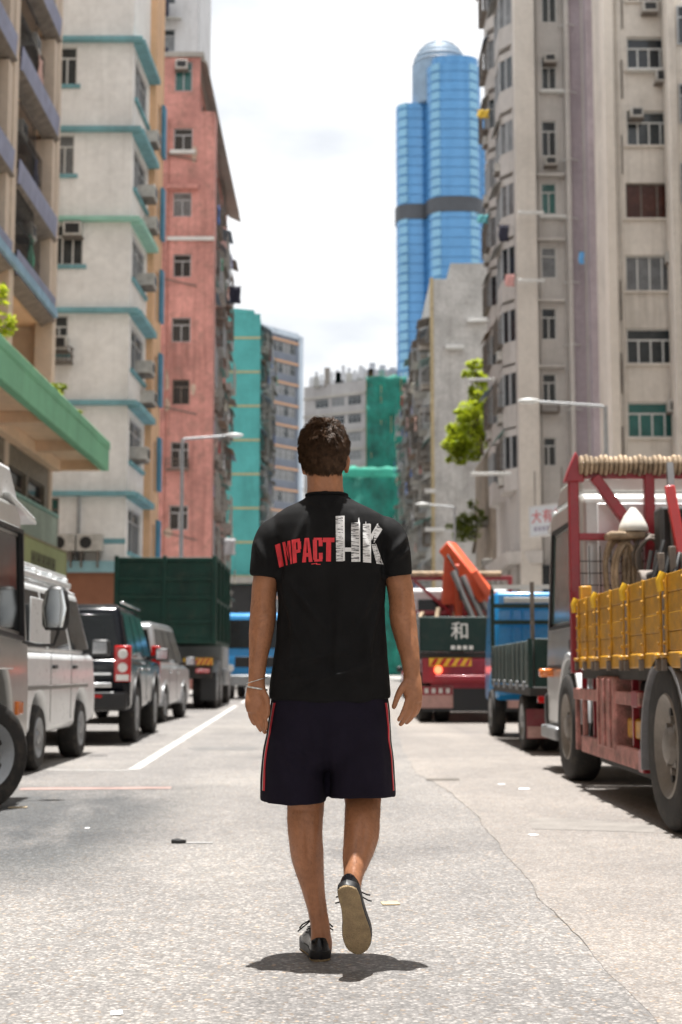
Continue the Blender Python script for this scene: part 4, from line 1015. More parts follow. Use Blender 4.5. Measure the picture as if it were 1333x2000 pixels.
chevrons(tp, .45, 1.18, .2, 1.08, 1.26, 6); chevrons(tp, -1.18, -.45, .2, 1.08, 1.26, 6, -1)
for s in (-1, 1):
    MB().box(min(s * .75, s * 1.1), max(s * .75, s * 1.1), .18, .24, .88, 1.0).build('tail_light', M_LAMPR, tp, .01)
    for y in (1.3, 2.6): wheel(tp, s * 1.22, y, .5, .28, dual=True)
    wheel(tp, s * 1.2, 6.0, .5, .28)
    MB().box(min(s * .85, s * 1.24), max(s * .85, s * 1.24), .55, .6, .2, .9).build('mud_flap', M_BLACK, tp)
    q = [(1.3 + .62 * math.cos(math.pi * k / 10), .55 + .62 * math.sin(math.pi * k / 10)) for k in range(11)]; q2 = [(1.3 + .66 * math.cos(math.pi * k / 10), .55 + .66 * math.sin(math.pi * k / 10)) for k in range(11)]
    MB().prism(q + q2[::-1], s * .9, s * 1.26).build('mudguard', M_STEEL, tp)
MB().box(1.0, 1.3, 3.4, 4.8, .55, 1.0).build('fuel_tank', M_STEEL, tp, .06)

# blue lorry facing us further down on the left
M_BLUET = pm('lorry_blue', (.02, .22, .50), .35, var=.12, coat=.3)
bt = empty('blue_lorry', (-2.75, 48, 0), R(178)); tag(bt, 'bright blue lorry facing the camera beside the man left elbow', 'truck')
prof = [(.0, .5), (.05, 1.2), (-.05, 1.6), (-.35, 2.75), (-.5, 2.85), (-1.9, 2.85), (-1.95, .9), (-1.2, .9)] + list(reversed(arch(-.8, .5, .5)))[:-1]
MB().prism([(p[0] + 1, p[1]) for p in prof], -1.1, 1.1).build('cab', M_BLUET, bt, .05)
panel('windscreen', M_CARGL, bt, [(1.0, .965, 1.68), (-1.0, .965, 1.68), (-.95, .69, 2.62), (.95, .69, 2.62)], .02)
MB().box(-1.1, 1.1, .95, 1.15, .45, .8).build('bumper', M_STEEL, bt, .04); MB().box(-.7, .7, 1.03, 1.06, 1.05, 1.4).build('grille', M_BLACK, bt, .02)
for s in (-1, 1):
    MB().lathe([(1.08, .01), (1.08, .12), (1.0, .13)], 16, 'y', (s * .85, 0, 1.02)).build('headlight', M_LAMPW, bt)
    wheel(bt, s * 1.08, .2, .45, .26); wheel(bt, s * 1.08, -3.5, .45, .26)
    MB().box(min(s * 1.15, s * 1.35), max(s * 1.15, s * 1.35), .6, .7, 1.8, 2.3).build('mirror', M_BLACK, bt, .03)
    MB().bar((s * 1.0, .6, 2.2), (s * 1.25, .66, 2.25), .03).build('mirror_arm', M_BLACK, bt)
MB().box(-1.1, 1.1, -5.2, -1.1, 1.0, 2.2).build('load_bed', M_BLUET, bt, .02)

# red saloon far on the right
car('saloon', 'red saloon car far down the street beside the man right hand', (3.05, 52, 0), R(180), 4.5, 1.72, 1.46, pm('saloon_red', (.5, .02, .04), .3, var=.05, coat=.5), .92, 3.0, 2.3, .7, .2, .31, (.9, 3.6), .85, sill=.25)

# crane truck with green tailgate
ct = empty('crane_truck', (2.55, 26.0, 0), R(-.5)); tag(ct, 'red crane truck with dark green tailgate and folded orange crane arm', 'truck')
M_DGREEN = pm('tailgate_green', (.006, .026, .021), .45, var=.2, vs=2, dirt=.10, spec=.35)
HW = 1.12
MB().box(-HW, HW, .0, .06, 1.28, 1.92).build('tailgate', M_DGREEN, ct, .015)
for s in (-1, 1):
    MB().box(min(s * HW, s * (HW - .05)), max(s * HW, s * (HW - .05)), .07, 5.0, 1.28, 1.92).build('side_board', M_DGREEN, ct, .015)
    MB().box(min(s * (HW + .005), s * (HW + .04)), max(s * (HW + .005), s * (HW + .04)), -.02, .1, 1.2, 2.0).build('corner_post', M_STEEL, ct, .01)
MB().box(-HW, HW, .06, 5.0, 1.18, 1.275).build('bed_floor', M_DARK, ct)
textmesh('painted_letter', '和', pm('letter_white', (.7, .7, .68), .6, var=.15, vs=20), ct, .34, (-.38, -.004, 1.64), FACE_BACK)
for k in range(4): MB().box(-.55 + k * .11, -.55 + k * .11 + .075, -.004, .001, 1.325, 1.395).build('painted_mark', MATS['letter_white'], ct, .002)
MB().box(-HW + .05, HW - .05, .05, .3, .72, 1.17).build('rear_beam', M_RED, ct, .02)
chevrons(ct, -.95, -.18, -.02, 1.02, 1.17, 5); chevrons(ct, .18, .95, -.02, 1.02, 1.17, 5, -1)
MB().box(-.85, .85, -.12, -.02, .76, .86).build('bumper_bar', M_RED, ct, .02)
for s in (-1, 1):
    MB().lathe([(-.03, .01), (-.03, .07), (.04, .075)], 16, 'y', (s * .78, 0, .955)).build('tail_light', M_LAMPR if s > 0 else pm('tail_lit', (.9, .12, .05), .3, emit=2.0, var=0), ct)
    fl = MB().box(min(s * .5, s * 1.1), max(s * .5, s * 1.1), .28, .3, .26, .66).build('mud_flap', pm('flap_pink', (.50, .30, .27), .7, var=.15, dirt=.3), ct)
    MB().box(min(s * .51, s * 1.09), max(s * .51, s * 1.09), .268, .279, .50, .65).build('flap_header', M_RED, fl)
    for k in range(4): MB().box(s * .8 - .22 + k * .13, s * .8 - .22 + k * .13 + .07, .262, .267, .53, .62).build('flap_lettering', MATS['letter_white'], fl)
    wheel(ct, s * HW, .85, .46, .27, dual=True); wheel(ct, s * HW, 5.6, .46, .27)
MB().box(-.9, .9, .3, 7, .62, 1.1).build('chassis', M_RED, ct)
# red gantry, white cab, crane
for s in (-1, 1): MB().bar((s * 1.1, 5.1, 1.2), (s * 1.1, 5.1, 3.0), .1).build('gantry_post', M_RED, ct, .01)
for z in (2.2, 2.95): MB().bar((-1.1, 5.1, z), (1.1, 5.1, z), .1).build('gantry_bar', M_RED, ct, .01)
for x0 in (-1.0, .2): MB().bar((x0, 5.1, 2.9), (x0 + .8, 5.1, 2.2), .07).build('gantry_brace', M_RED, ct, .01)
MB().tube([(-1.05, 5.0, 3.04), (.9, 5.0, 3.04)], .06, 10).build('rope_roll', pm('rope', (.38, .29, .20), .9, var=.5, vs=8, bump=.8, bs=60), ct)
MB().box(-1.08, 1.08, 5.4, 7.2, .75, 2.75).build('cab', M_WHITE, ct, .08)
MB().box(-.9, .9, 5.38, 5.41, 1.9, 2.5).build('cab_rear_window', M_CARGL, ct)
MB().bar((-.12, 4.4, 1.2), (-.12, 4.4, 2.75), .3).build('crane_column', M_RED, ct, .03)
a, b, c = Vector((-.28, 4.3, 2.35)), Vector((-.22, 4.1, 3.42)), Vector((.42, 3.5, 2.55))
MB().bar(a, b, .34, .3).build('crane_boom', M_ORANGE, ct, .03)
MB().bar(a + Vector((.16, -.3, -.3)), b + Vector((.1, -.3, -.25)), .16, .2).build('crane_boom', M_ORANGE, ct, .03)
MB().bar(b + Vector((-.12, 0, .14)), c + Vector((.04, 0, -.12)), .33, .32).build('crane_jib', M_ORANGE, ct, .04)
MB().bar(Vector((-.02, 3.9, 3.05)), Vector((.2, 3.9, 1.95)), .16, .2).build('crane_knuckle', M_ORANGE, ct, .03)
for k in range(3): MB().tube([Vector((-.25 + k * .2, 3.6, 3.0 - .1 * k)), Vector((.18 + k * .2, 3.5, 1.95))], .065, 10).build('hydraulic_cylinder', M_STEEL, ct)
for k in range(6): MB().bar((-1 + k * .4, 3.9, 1.9), (-.85 + k * .33, 4.1, 2.15 + .1 * (k % 2)), .08).build('stowed_timber', MATS['rope'], ct)

for k in range(3): MB().bar((-.5 + k * .28, 4.75, 1.95), (-.36 + k * .28, 4.6, 2.9 - .15 * k), .05).build('crane_brace', M_RED, ct)
MB().bar((.16, 3.35, 2.98), (.46, 3.3, 2.5), .12, .16).build('crane_jib', M_ORANGE, ct, .02)
for k in range(2): MB().tube([(-.34 + k * .3, 3.85, 3.36 - .3 * k), (-.16 + k * .3, 3.6, 3.0 - .3 * k), (-.1 + k * .3, 3.5, 2.4)], .025, 6).build('hose', M_BLACK, ct, smooth=60)
MB().box(-1.05, 1.05, .31, .36, .2, .62).build('rear_shade_plate', M_BLACK, ct)  # black plate stands in for the shaded void under the rear
# small green dropside truck with blue cab
st = empty('dropside_truck', (3.0, 16.0, 0), R(-.3)); tag(st, 'small dark green dropside truck with rack and bright blue cab', 'truck')
M_GBED = pm('bed_green_grey', (.075, .105, .10), .55, var=.25, vs=3, dirt=.3); HW = .88
for s in (-1, 1):
    for k in range(2):
        y0 = .05 + k * 2.05; MB().box(min(s * HW, s * (HW - .04)), max(s * HW, s * (HW - .04)), y0, y0 + 1.98, .78, 1.28).build('drop_side', M_GBED, st, .01)
        for j in range(5): MB().box(min(s * HW, s * (HW + .025)), max(s * HW, s * (HW + .025)), y0 + .08 + j * .44, y0 + .16 + j * .44, .78, 1.28).build('side_rib', M_GBED, st, .008)
        for j in range(3): MB().box(min(s * (HW + .02), s * (HW + .05)), max(s * (HW + .02), s * (HW + .05)), y0 + .25 + j * .66, y0 + .35 + j * .66, .72, .82).build('hinge', M_STEEL, st, .006)
    for y in (.03, 4.15): MB().bar((s * HW, y, .75), (s * HW, y, 2.12 if y > 1 else 1.3), .05).build('rack_post', M_DGREEN, st)
    wheel(st, s * (HW - .02), 1.1, .34, .2, rim=M_STEEL, dual=True); wheel(st, s * (HW - .02), 4.9, .34, .2)
MB().box(-HW + .05, HW - .05, 0, .04, .76, 1.30).build('tailgate', M_DGREEN, st, .01)
MB().box(-HW, HW, .05, 4.1, .66, .75).build('bed_floor', M_DARK, st)
for z in (1.62, 1.85, 2.12): MB().bar((-HW, 4.15, z), (HW, 4.15, z), .06).build('rack_bar', M_DGREEN if z < 2 else M_ALUW, st)
MB().bar((-HW + .06, .25, .76), (-HW + .06, .25, 1.95), .045).build('rack_post', M_RUSTY, st)
prof = [(5.95, .5), (6.0, .95), (5.85, 1.3), (5.5, 2.0), (5.3, 2.06), (4.35, 2.06), (4.3, .62)] + list(reversed(arch(4.95, .42, .5)))
MB().prism(prof, -.82, .82).build('cab', pm('small_cab_blue', (.015, .25, .58), .3, var=.1, coat=.4), st, .05)
MB().box(.05, .7, 4.28, 4.302, 1.4, 1.85).build('cab_rear_window', M_GLASS[3], st, .01)
MB().box(-.7, .7, 4.285, 4.301, 1.9, 1.98).build('cab_pale_trim', M_ALUW, st, .006)  # pale strip along the top of the cab back
for x in (-.6, -.45, -.3): MB().box(x, x + .04, 4.285, 4.301, 1.0, 1.8).build('cab_rib', MATS['small_cab_blue'], st, .006)
panel('windscreen', M_CARGL, st, [(.72, 5.87, 1.34), (-.72, 5.87, 1.34), (-.68, 5.56, 1.94), (.68, 5.56, 1.94)], .02)
MB().box(-.35, .35, .2, 5.5, .42, .62).build('chassis', M_DARK, st)
for s in (-1, 1):
    fl = MB().box(min(s * .36, s * .86), max(s * .36, s * .86), .6, .62, .16, .5).build('mud_flap', pm('flap_maroon', (.20, .04, .05), .7, var=.15, dirt=.3), st)
    MB().box(min(s * .37, s * .85), max(s * .37, s * .85), .588, .599, .17, .30).build('flap_panel', MATS['flap_pink'], fl)
    MB().box(min(s * .5, s * .8), max(s * .5, s * .8), .02, .08, .58, .66).build('tail_light', M_LAMPR, st, .01)
    MB().box(min(s * .38, s * .5), max(s * .38, s * .5), .02, .08, .58, .66).build('indicator', M_LAMPA, st, .01)

# yellow crane truck, nearest on the right: left side plane at local x = -1.15
yt = empty('yellow_dropside_truck', (3.08, 8.5, 0), 0); tag(yt, 'white cab truck with yellow dropsides, red gantry and coiled ropes at right', 'truck')
M_YEL = pm('dropside_yellow', (.52, .255, .008), .45, var=.3, vs=6, dirt=.5, coat=.1); XL = -1.15
M_SALMON = pm('guard_pink', (.38, .17, .15), .7, var=.5, vs=9, dirt=.7); M_ROPE = MATS['rope']
ysp = [(2.98, 2.15), (2.09, 1.06), (1.0, -.05), (-.11, -1.15)]
for y1, y0 in ysp:
    for k in range(4):
        MB().box(XL - .02 - .002 * (k % 2), XL + .03, y0 + .012, y1 - .012, 1.056 + k * .113, 1.166 + k * .113).build('side_plank', M_YEL, yt, .004)
    for f in (.05, .5, .95):
        y = y0 + (y1 - y0) * f
        MB().box(XL - .034, XL - .018, y - .022, y + .022, 1.0, 1.508).build('side_rib', M_YEL, yt, .006)
        for j in range(5): MB().lathe([(XL - .046, .006), (XL - .044, .010), (XL - .033, .012)], 8, 'x', (0, y + .012 * (-1) ** j, 1.10 + j * .09)).build('bolt', M_YEL, yt)
        MB().box(XL - .062, XL - .02, y - .045, y + .045, 1.015, 1.04).build('hinge', M_YEL, yt, .008)
        MB().box(XL - .06, XL - .03, y - .02, y + .02, .94, 1.01).build('hinge_pin', M_RUSTY, yt, .004)
    MB().box(XL - .03, XL + .04, y1 - .002, y1 + .045, .96, 1.50).build('stake', M_RUSTY, yt, .008)
    MB().tube([(XL - .065, y1 - .1, 1.40), (XL - .075, y1 - .1, 1.46), (XL - .05, y1 - .1, 1.51)], .022, 8).build('latch', pm('latch_yellow', (.75, .45, .03), .3, var=.1, coat=.4), yt)
MB().box(XL - .03, XL + .06, -1.3, 3.05, .955, 1.05).build('bed_rail', M_YEL, yt, .01)
MB().box(XL + .02, -XL, -1.3, 3.05, .88, .96).build('bed_floor', M_DARK, yt)
for k in range(4): MB().box(-XL - .05, -XL, -1.2 + k * 1.06, -.2 + k * 1.06, 1.0, 1.5).build('far_dropside', M_YEL, yt, .01)
MB().box(XL + .0, XL + .09, 2.95, 3.05, 1.04, 1.62).build('stake', M_YEL, yt, .01)
MB().box(-.45, .45, -1.2, 5.2, .55, .85).build('chassis', M_DARK, yt)
MB().box(-.98, .98, .75, 3.1, .42, .87).build('underbody_shadow_box', M_DARK, yt, .03)  # dark filler under the bed standing in for deep shadow
MB().box(-.66, -.26, 2.55, 3.0, .97, 1.72).build('valve_block', M_DARK, yt, .03)
for k in range(5): MB().tube([(-.70 + k * .09, 2.5, 1.0), (-.74 + k * .1, 2.42, 1.45 + .07 * (k % 3)), (-.55 + k * .06, 2.6, 1.95 - .05 * k)], .022, 7).build('hose', M_BLACK, yt, smooth=60)
for k in range(4): MB().box(-.62 + k * .09, -.57 + k * .09, 2.5, 2.56, 1.55, 1.85 + .05 * (k % 2)).build('control_lever', M_RUSTY, yt, .005)
# wheels and mudguards
for s in (-1, 1):
    wheel(yt, s * 1.17, .0, .5, .28, rim=pm('dusty_rim', (.22, .20, .18), .5, .4, var=.2, dirt=.3), holes=8, dual=True)
    wheel(yt, s * 1.13, 4.0, .46, .26, rim=MATS['dusty_rim'])
    q = [(.64 * math.cos(R(a)), .42 + .6 * math.sin(R(a))) for a in range(-10, 191, 14)]; q2 = [(.61 * math.cos(R(a)), .42 + .57 * math.sin(R(a))) for a in range(-10, 191, 14)]
    MB().prism(q + q2[::-1], s * .8, s * 1.18).build('mudguard', pm('mudguard_grey', (.20, .20, .21), .6, var=.2, dirt=.2), yt)
    MB().box(min(s * .75, s * 1.17), max(s * .75, s * 1.17), -.72, -.70, .2, .75).build('mud_flap', pm('flap_magenta', (.22, .02, .07), .6, var=.1, dirt=.2), yt)
# side guard with its box, pink, mottled with dirt
for z0, z1, y0, y1 in ((.71, .80, .75, 3.35), (.30, .43, .68, 3.0)):
    MB().box(XL - .01, XL + .03, y0, y1, z0, z1).build('guard_rail', M_SALMON, yt, .008)
for y in (3.3, 2.95): MB().box(XL + .0, XL + .035, y - .03, y + .03, .3, .8).build('guard_post', M_SALMON, yt, .006)
MB().box(XL - .02, XL + .3, 1.55, 2.25, .38, .90).build('tool_box', M_SALMON, yt, .02)
for k in range(3): MB().box(XL - .035, XL - .019, 1.65 + k * .22, 1.69 + k * .22, .40, .88).build('tool_box_rib', M_SALMON, yt, .004)
MB().box(XL - .012, XL + .04, .66, .80, .29, .44).build('guard_end', M_RED, yt, .01); MB().box(XL - .012, XL + .04, .80, 1.0, .70, .81).build('guard_end', M_RED, yt, .01)
MB().box(XL + .05, XL + .5, .85, 1.45, .48, .62).build('wheel_chock', M_YEL, yt, .02)
MB().box(XL + .12, XL + .8, 1.0, 2.9, .22, .34).build('battery_tray', M_DARK, yt, .02)
for y in (3.2, 2.7, 1.2): MB().bar((XL + .06, y, .42), (XL + .06, y, .95), .04).build('hanger', M_RED, yt)
MB().lathe([(2.3, .01), (2.3, .1), (2.75, .1), (2.75, .01)], 16, 'y', (XL + .3, 0, .85)).build('air_tank', M_CHROME, yt)
# white cab
prof = [(5.72, .42), (5.78, .95), (5.70, 1.25), (5.35, 2.38), (5.2, 2.46), (3.62, 2.46), (3.55, 2.4), (3.55, .60)] + list(reversed(arch(4.0, .56, .5)))[:-1] + [(4.6, .5), (4.62, .42)]
MB().prism(prof, -1.03, 1.03).build('cab', M_CREAM, yt, .07, seg=3)
MB().box(-.9, .9, 3.53, 3.556, .95, 2.36).build('cab_back_panel', M_WHITE, yt, .01)
for x in (-.7, -.45, -.2, .05): MB().box(x, x + .03, 3.515, 3.531, 1.0, 2.3).build('panel_rib', M_WHITE, yt, .005)
MB().box(.15, .8, 3.505, 3.531, 1.75, 2.2).build('cab_rear_window', M_CARGL, yt, .01)
panel('door_window', pm('window_seagreen', (.10, .17, .16), .1, var=.3), yt, [(-1.036, 5.25, 1.38), (-1.036, 4.0, 1.38), (-1.036, 4.0, 2.2), (-1.036, 5.0, 2.2)], .012)
MB().box(-1.06, -1.032, 4.05, 4.2, 1.12, 1.22).build('door_handle', M_BLACK, yt, .02)
MB().hexa([Vector((x, y, z)) for z, e in ((2.47, 0), (2.66, .3)) for x, y in ((-1.0, 3.75), (1.0, 3.75), (1.0, 5.2 - e), (-1.0, 5.2 - e))]).build('roof_deflector', M_CREAM, yt, .03)
q = [(4.0 + .60 * math.cos(R(a)), .5 + .60 * math.sin(R(a))) for a in range(0, 181, 15)]; q2 = [(4.0 + .54 * math.cos(R(a)), .5 + .54 * math.sin(R(a))) for a in range(0, 181, 15)]
MB().prism(q + q2[::-1], -1.10, -1.0).build('wheel_arch', M_WHITE, yt, .01)
MB().box(-1.16, -1.0, 5.3, 5.45, .88, .96).build('indicator', M_LAMPA, yt, .02)
MB().box(-1.12, -1.0, 4.7, 5.6, .3, .42).build('step', M_STEEL, yt, .02)
MB().box(-1.05, 1.05, 5.7, 5.86, .40, .72).build('bumper', M_BLACK, yt, .04)
p = [Vector((-1.0, 5.3, 2.44)), Vector((1.0, 5.3, 2.44)), Vector((1.0, 5.75, 2.30)), Vector((-1.0, 5.75, 2.30))]
MB().hexa(p + [v + Vector((0, .02, .05)) for v in p]).build('sun_visor', M_WHITE, yt, .01)
for a, b in (((-1.04, 5.32, 1.33), (-1.04, 5.06, 2.24)), ((-1.04, 5.06, 2.24), (-1.04, 3.95, 2.24)), ((-1.04, 3.95, 1.34), (-1.04, 5.32, 1.34))): MB().bar(a, b, .05, .03).build('window_seal', M_BLACK, yt)
MB().box(-1.045, -1.032, 3.62, 5.6, .95, .99).build('cab_trim', M_BLACK, yt)
# red gantry behind the cab
GY = 3.42
for x in (-1.12, -.48, .3, 1.1): MB().bar((x, GY, .92), (x, GY, 2.62), .085).build('gantry_post', M_RED, yt, .01)
MB().prism([(-1.2, 2.52), (-1.03, 2.52), (-1.05, 2.66), (-1.10, 2.78), (-1.16, 2.64)], GY - .06, GY + .06, 'y').build('gantry_horn', M_RED, yt, .01)
for z in (1.52, 2.06, 2.58): MB().bar((-1.12, GY, z), (1.1, GY, z), .06).build('gantry_bar', M_RED, yt, .01)
for a, b in (((-.95, GY - .05, 2.56), (-.62, GY - .05, 2.10)), ((.1, GY - .05, 2.52), (-.42, GY - .05, 2.10))): MB().bar(a, b, .09).build('gantry_brace', M_RED, yt, .01)
mb = MB()
for k in range(30):
    x = -1.08 + k * .041; rr = .080 + .010 * math.sin(k * 1.7)
    mb.lathe([(x, rr - .03), (x + .010, rr), (x + .03, rr + .002), (x + .040, rr - .03)], 14, 'x', (0, GY - .06, 2.66))
mb.build('rope_roll', M_ROPE, yt)
for i in range(9): MB().bar((-1.0 + i * .09, GY - .04, 1.12), (-1.0 + i * .09, GY - .04, 1.98), .008).build('mesh_wire', M_DARK, yt)
for j in range(8): MB().bar((-1.08, GY - .045, 1.15 + j * .1), (-.3, GY - .045, 1.15 + j * .1), .008).build('mesh_wire', M_DARK, yt)
# coils of rope and cable hung on the gantry, crane winch behind
random.seed(21)
def coil(cx, cz, w, h, y, r_=.02, m=None):
    pts = [(cx + w * math.cos(t_) * (1 + .1 * math.sin(3 * t_)), y + .03 * math.sin(2 * t_), cz + h * math.sin(t_)) for t_ in [2 * math.pi * k / 22 for k in range(23)]]
    MB().tube(pts, r_, 7).build('rope_coil', m or M_ROPE, yt, smooth=60)
for k in range(7): coil(-.74 + random.uniform(-.09, .10), 1.72 + random.uniform(-.05, .05), .07 + .03 * random.random(), .30 + .05 * random.random(), GY - .12 - .035 * (k % 4), .018)
for k in range(5): coil(-.50 + random.uniform(-.06, .08), 1.82, .12, .2 + .05 * random.random(), GY - .15 - .03 * k, .016, M_RUSTY)
MB().box(-.88, -.58, GY - .3, GY - .06, 2.02, 2.08).build('rope_hook', M_ROPE, yt, .02)
MB().lathe([(0, .12), (.015, .125), (.06, .11), (.13, .075), (.2, .02)], 20, 'z', (-.66, GY - .2, 2.085)).build('tarpaulin_cone', pm('canvas_white', (.62, .60, .55), .8, var=.12), yt)
MB().bar((-.40, GY - .5, .96), (-.40, GY - .5, 2.25), .26).build('crane_column', M_DARK, yt, .03)
MB().lathe([(-.15, .12), (.15, .12)], 16, 'x', (-.55, GY - .55, 1.62)).build('winch_drum', M_RUSTY, yt, .01)
MB().bar((-.42, GY - .8, .96), (-.44, GY - .6, 2.6), .05).build('hydraulic_pipe', M_STEEL, yt)
MB().bar((-.30, GY - .9, .98), (-.47, GY - .7, 2.4), .08, .06).build('crane_boom', pm('boom_red', (.45, .03, .03), .35, var=.1, coat=.3), yt, .01)
for k in range(6): MB().tube([(-.72 + k * .07, GY - .62, .98), (-.70 + k * .07, GY - .6, 1.4 + .1 * (k % 3)), (-.58 + k * .05, GY - .5, 1.9)], .018, 6).build('hose', M_DARK, yt)
for k in range(5): MB().box(-.9 + k * .28, -.66 + k * .28, GY - 1.6 + .2 * (k % 2), GY - .75, .97, 1.12 + .07 * (k % 3)).build('stowed_timber', M_RUSTY, yt, .01)
# ------------------------------------------------------------------ street furniture, signs, plants, litter
M_GALV = pm('galvanised', (.36, .37, .38), .5, .4, var=.12, dirt=.1)
def street_lamp(label, px, arm_px, py, Y, tilt=.1):
    p = at(px, py, Y); e = ax(arm_px, py, Y) - p.x
    r_ = empty('street_lamp', (p.x, Y, 0)); tag(r_, label, 'street lamp', 'street lamps over the road')
    z = p.z; s = 1 if e > 0 else -1; hl = .62
    MB().tube([(0, 0, 0), (0, 0, 1.2), (0, 0, 1.25), (0, 0, z)], [.11, .11, .085, .055], 12).build('post', M_GALV, r_)
    MB().box(-.2, .2, -.2, .2, .0, .14).build('base_plate', M_GALV, r_, .01)
    MB().tube([(0, 0, z - .05), (s * .12, 0, z + .0), (e - s * hl, 0, z + tilt)], [.05, .045, .04], 10).build('arm', M_GALV, r_)
    n = 20; rg = []
    for k in range(9):
        t = k / 8; w = .17 * math.sin(math.pi * min(max(t * .9 + .06, 0), 1)) ** .6; h = .085 * math.sin(math.pi * min(t * .9 + .06, 1)) ** .6
        rg.append([(e - s * hl + s * hl * t, math.cos(2 * math.pi * i / n) * w, z + tilt + .02 + (math.sin(2 * math.pi * i / n) * h if math.sin(2 * math.pi * i / n) > 0 else math.sin(2 * math.pi * i / n) * h * .5)) for i in range(n)])
    hd = MB().loft(rg).build('lamp_head', pm('lamp_head_grey', (.62, .63, .62), .4, var=.08), r_, smooth=60)
    MB().box(e - s * hl * .45 - .2, e - s * hl * .45 + .2, -.1, .1, z + tilt - .035, z + tilt - .02).build('lamp_lens', M_LAMPW, hd, .005)
    return r_
street_lamp('street lamp with white head in front of the pink building', 357, 476, 857, 49)
street_lamp('tall street lamp over the yellow truck in front of beige block', 1183, 1012, 793, 40, .12)
street_lamp('distant street lamp before the grey gable on the right', 888, 812, 990, 65)

def signboard(name, label, o, u, n, w, h, m, frame, rows, thick=.12):
    r_ = empty(name, o); tag(r_, label, 'sign')
    MB().fbox(Vector((0, 0, 0)), u, n, 0, w, -thick, 0, 0, h).build('board', m, r_, .01)
    for a0, a1, z0, z1 in ((-.04, w + .04, -.05, 0), (-.04, w + .04, h, h + .05), (-.04, 0, 0, h), (w, w + .04, 0, h)):
        MB().fbox(Vector((0, 0, 0)), u, n, a0, a1, -thick - .01, .02, z0, z1).build('frame', frame, r_)
    return r_
M_SIGNW = pm('sign_white', (.62, .66, .68), .5, var=.08, vs=2); M_SRED = pm('sign_red', (.55, .09, .09), .5, var=.1)
# white sign with red characters hung from the overhang
p0 = at(1036, 1047, 50); p1 = at(1096, 1047, 50); zt = az(992, 50)
dgn = Vector((p1.x - p0.x, -1.4, 0)).normalized(); nn = Vector((dgn.y, -dgn.x, 0))
sg = signboard('hanging_sign', 'white hanging sign with red characters beside the truck cab', p0, dgn, nn, 1.75, zt - p0.z, M_SIGNW, M_ALUW, None)
ang = math.atan2(dgn.y, dgn.x)
for k, ch in enumerate('大有松'):
    textmesh('sign_character', ch, M_SRED, sg, .50, tuple(dgn * (.33 + k * .53) + nn * .006 + UZ * (zt - p0.z) * .62), (R(90), 0, ang), .004)
for k in range(7): MB().fbox(Vector((0, 0, 0)), dgn, nn, .2 + k * .2, .34 + k * .2, .001, .006, .14, .3).build('sign_small_mark', pm('sign_mark_grey', (.30, .29, .36), .6, var=.2), sg)
for a in (.2, 1.5): MB().bar(dgn * a - nn * .06 + UZ * (zt - p0.z), dgn * a - nn * .06 + UZ * (zt - p0.z + 1.3), .04).build('hanger', M_RUSTY, sg)
MB().bar(dgn * 1.7 - nn * .06 + UZ * .6, dgn * 1.7 + Vector((5.2, 6, .6)), .05).build('bracket', M_RUSTY, sg)
# yellow-green shop sign on the left
pa = Vector((-7.75, 34.6, az(1172, 39.5))); 
M_SY = pm('sign_lime', (.34, .38, .17), .6, var=.12, vs=2); M_SFR = pm('sign_frame_brown', (.30, .26, .16), .7, var=.15)
zl = az(1063, 36) - pa.z
sg = signboard('shop_sign', 'lime green shop sign with dark characters above the white van', pa, UY, UX, 5.4, 1.35, M_SY, M_SFR, None, .25)
for k in range(5):       # unreadable dark characters, built as strokes
    y = .9 + k * .62
    for a in (0, .30): MB().fbox(Vector((0, 0, 0)), UY, UX, y + a, y + a + .15, .001, .012, .3, 1.05).build('sign_stroke', pm('sign_dark', (.06, .05, .03), .7, var=.2), sg)
    for z in (.5, .85): MB().fbox(Vector((0, 0, 0)), UY, UX, y + .15, y + .30, .001, .010, z, z + .05).build('sign_stroke', MATS['sign_dark'], sg)
for k in range(4): MB().fbox(Vector((0, 0, 0)), UY, UX, 4.05 + k * .3, 4.25 + k * .3, .001, .012, .35, .6).build('sign_stroke', MATS['sign_dark'], sg)
MB().fbox(Vector((0, 0, 0)), UY, UX, -.1, 5.5, -.45, -.26, .3, .5).build('bracket', M_RUSTY, sg)
# pale painted fascia above it
fs = empty('faded_signboard', (-8.0, 34, az(1085, 40))); tag(fs, 'faded pale green signboard above the lime shop sign', 'sign')
MB().box(-.15, .0, 0, 5.95, .1, 1.05).build('board', pm('faded_green', (.34, .42, .36), .7, var=.2, vs=1.2, dirt=.3), fs, .02)
MB().box(-.17, .04, -.02, 5.97, 1.05, 1.14).build('capping', pm('capping_teal', (.25, .42, .38), .7, var=.2), fs, .01)
MB().box(-.16, .02, 0, 5.9, .0, .1).build('rail', M_RUSTY, fs)

# plants
def leaf_material(name, col, tr):
    m = bpy.data.materials.new(name); m.use_nodes = True; N, L = m.node_tree.nodes, m.node_tree.links
    b = N['Principled BSDF']; b.inputs['Roughness'].default_value = .5
    tc = N.new('ShaderNodeTexCoord'); n = N.new('ShaderNodeTexNoise'); n.inputs['Scale'].default_value = 1.4; n.inputs['Detail'].default_value = 5; L.new(tc.outputs['Object'], n.inputs['Vector'])
    r = N.new('ShaderNodeValToRGB'); r.color_ramp.elements[0].position = .3; r.color_ramp.elements[0].color = (*[c * .5 for c in col], 1); r.color_ramp.elements[1].position = .7; r.color_ramp.elements[1].color = (*[c * 1.35 for c in col], 1)
    L.new(n.outputs['Fac'], r.inputs['Fac']); L.new(r.outputs[0], b.inputs['Base Color'])
    t = N.new('ShaderNodeBsdfTranslucent'); t.inputs['Color'].default_value = (*tr, 1); x = N.new('ShaderNodeMixShader'); x.inputs[0].default_value = .45
    L.new(b.outputs[0], x.inputs[1]); L.new(t.outputs[0], x.inputs[2]); L.new(x.outputs[0], N['Material Output'].inputs['Surface'])
    return m
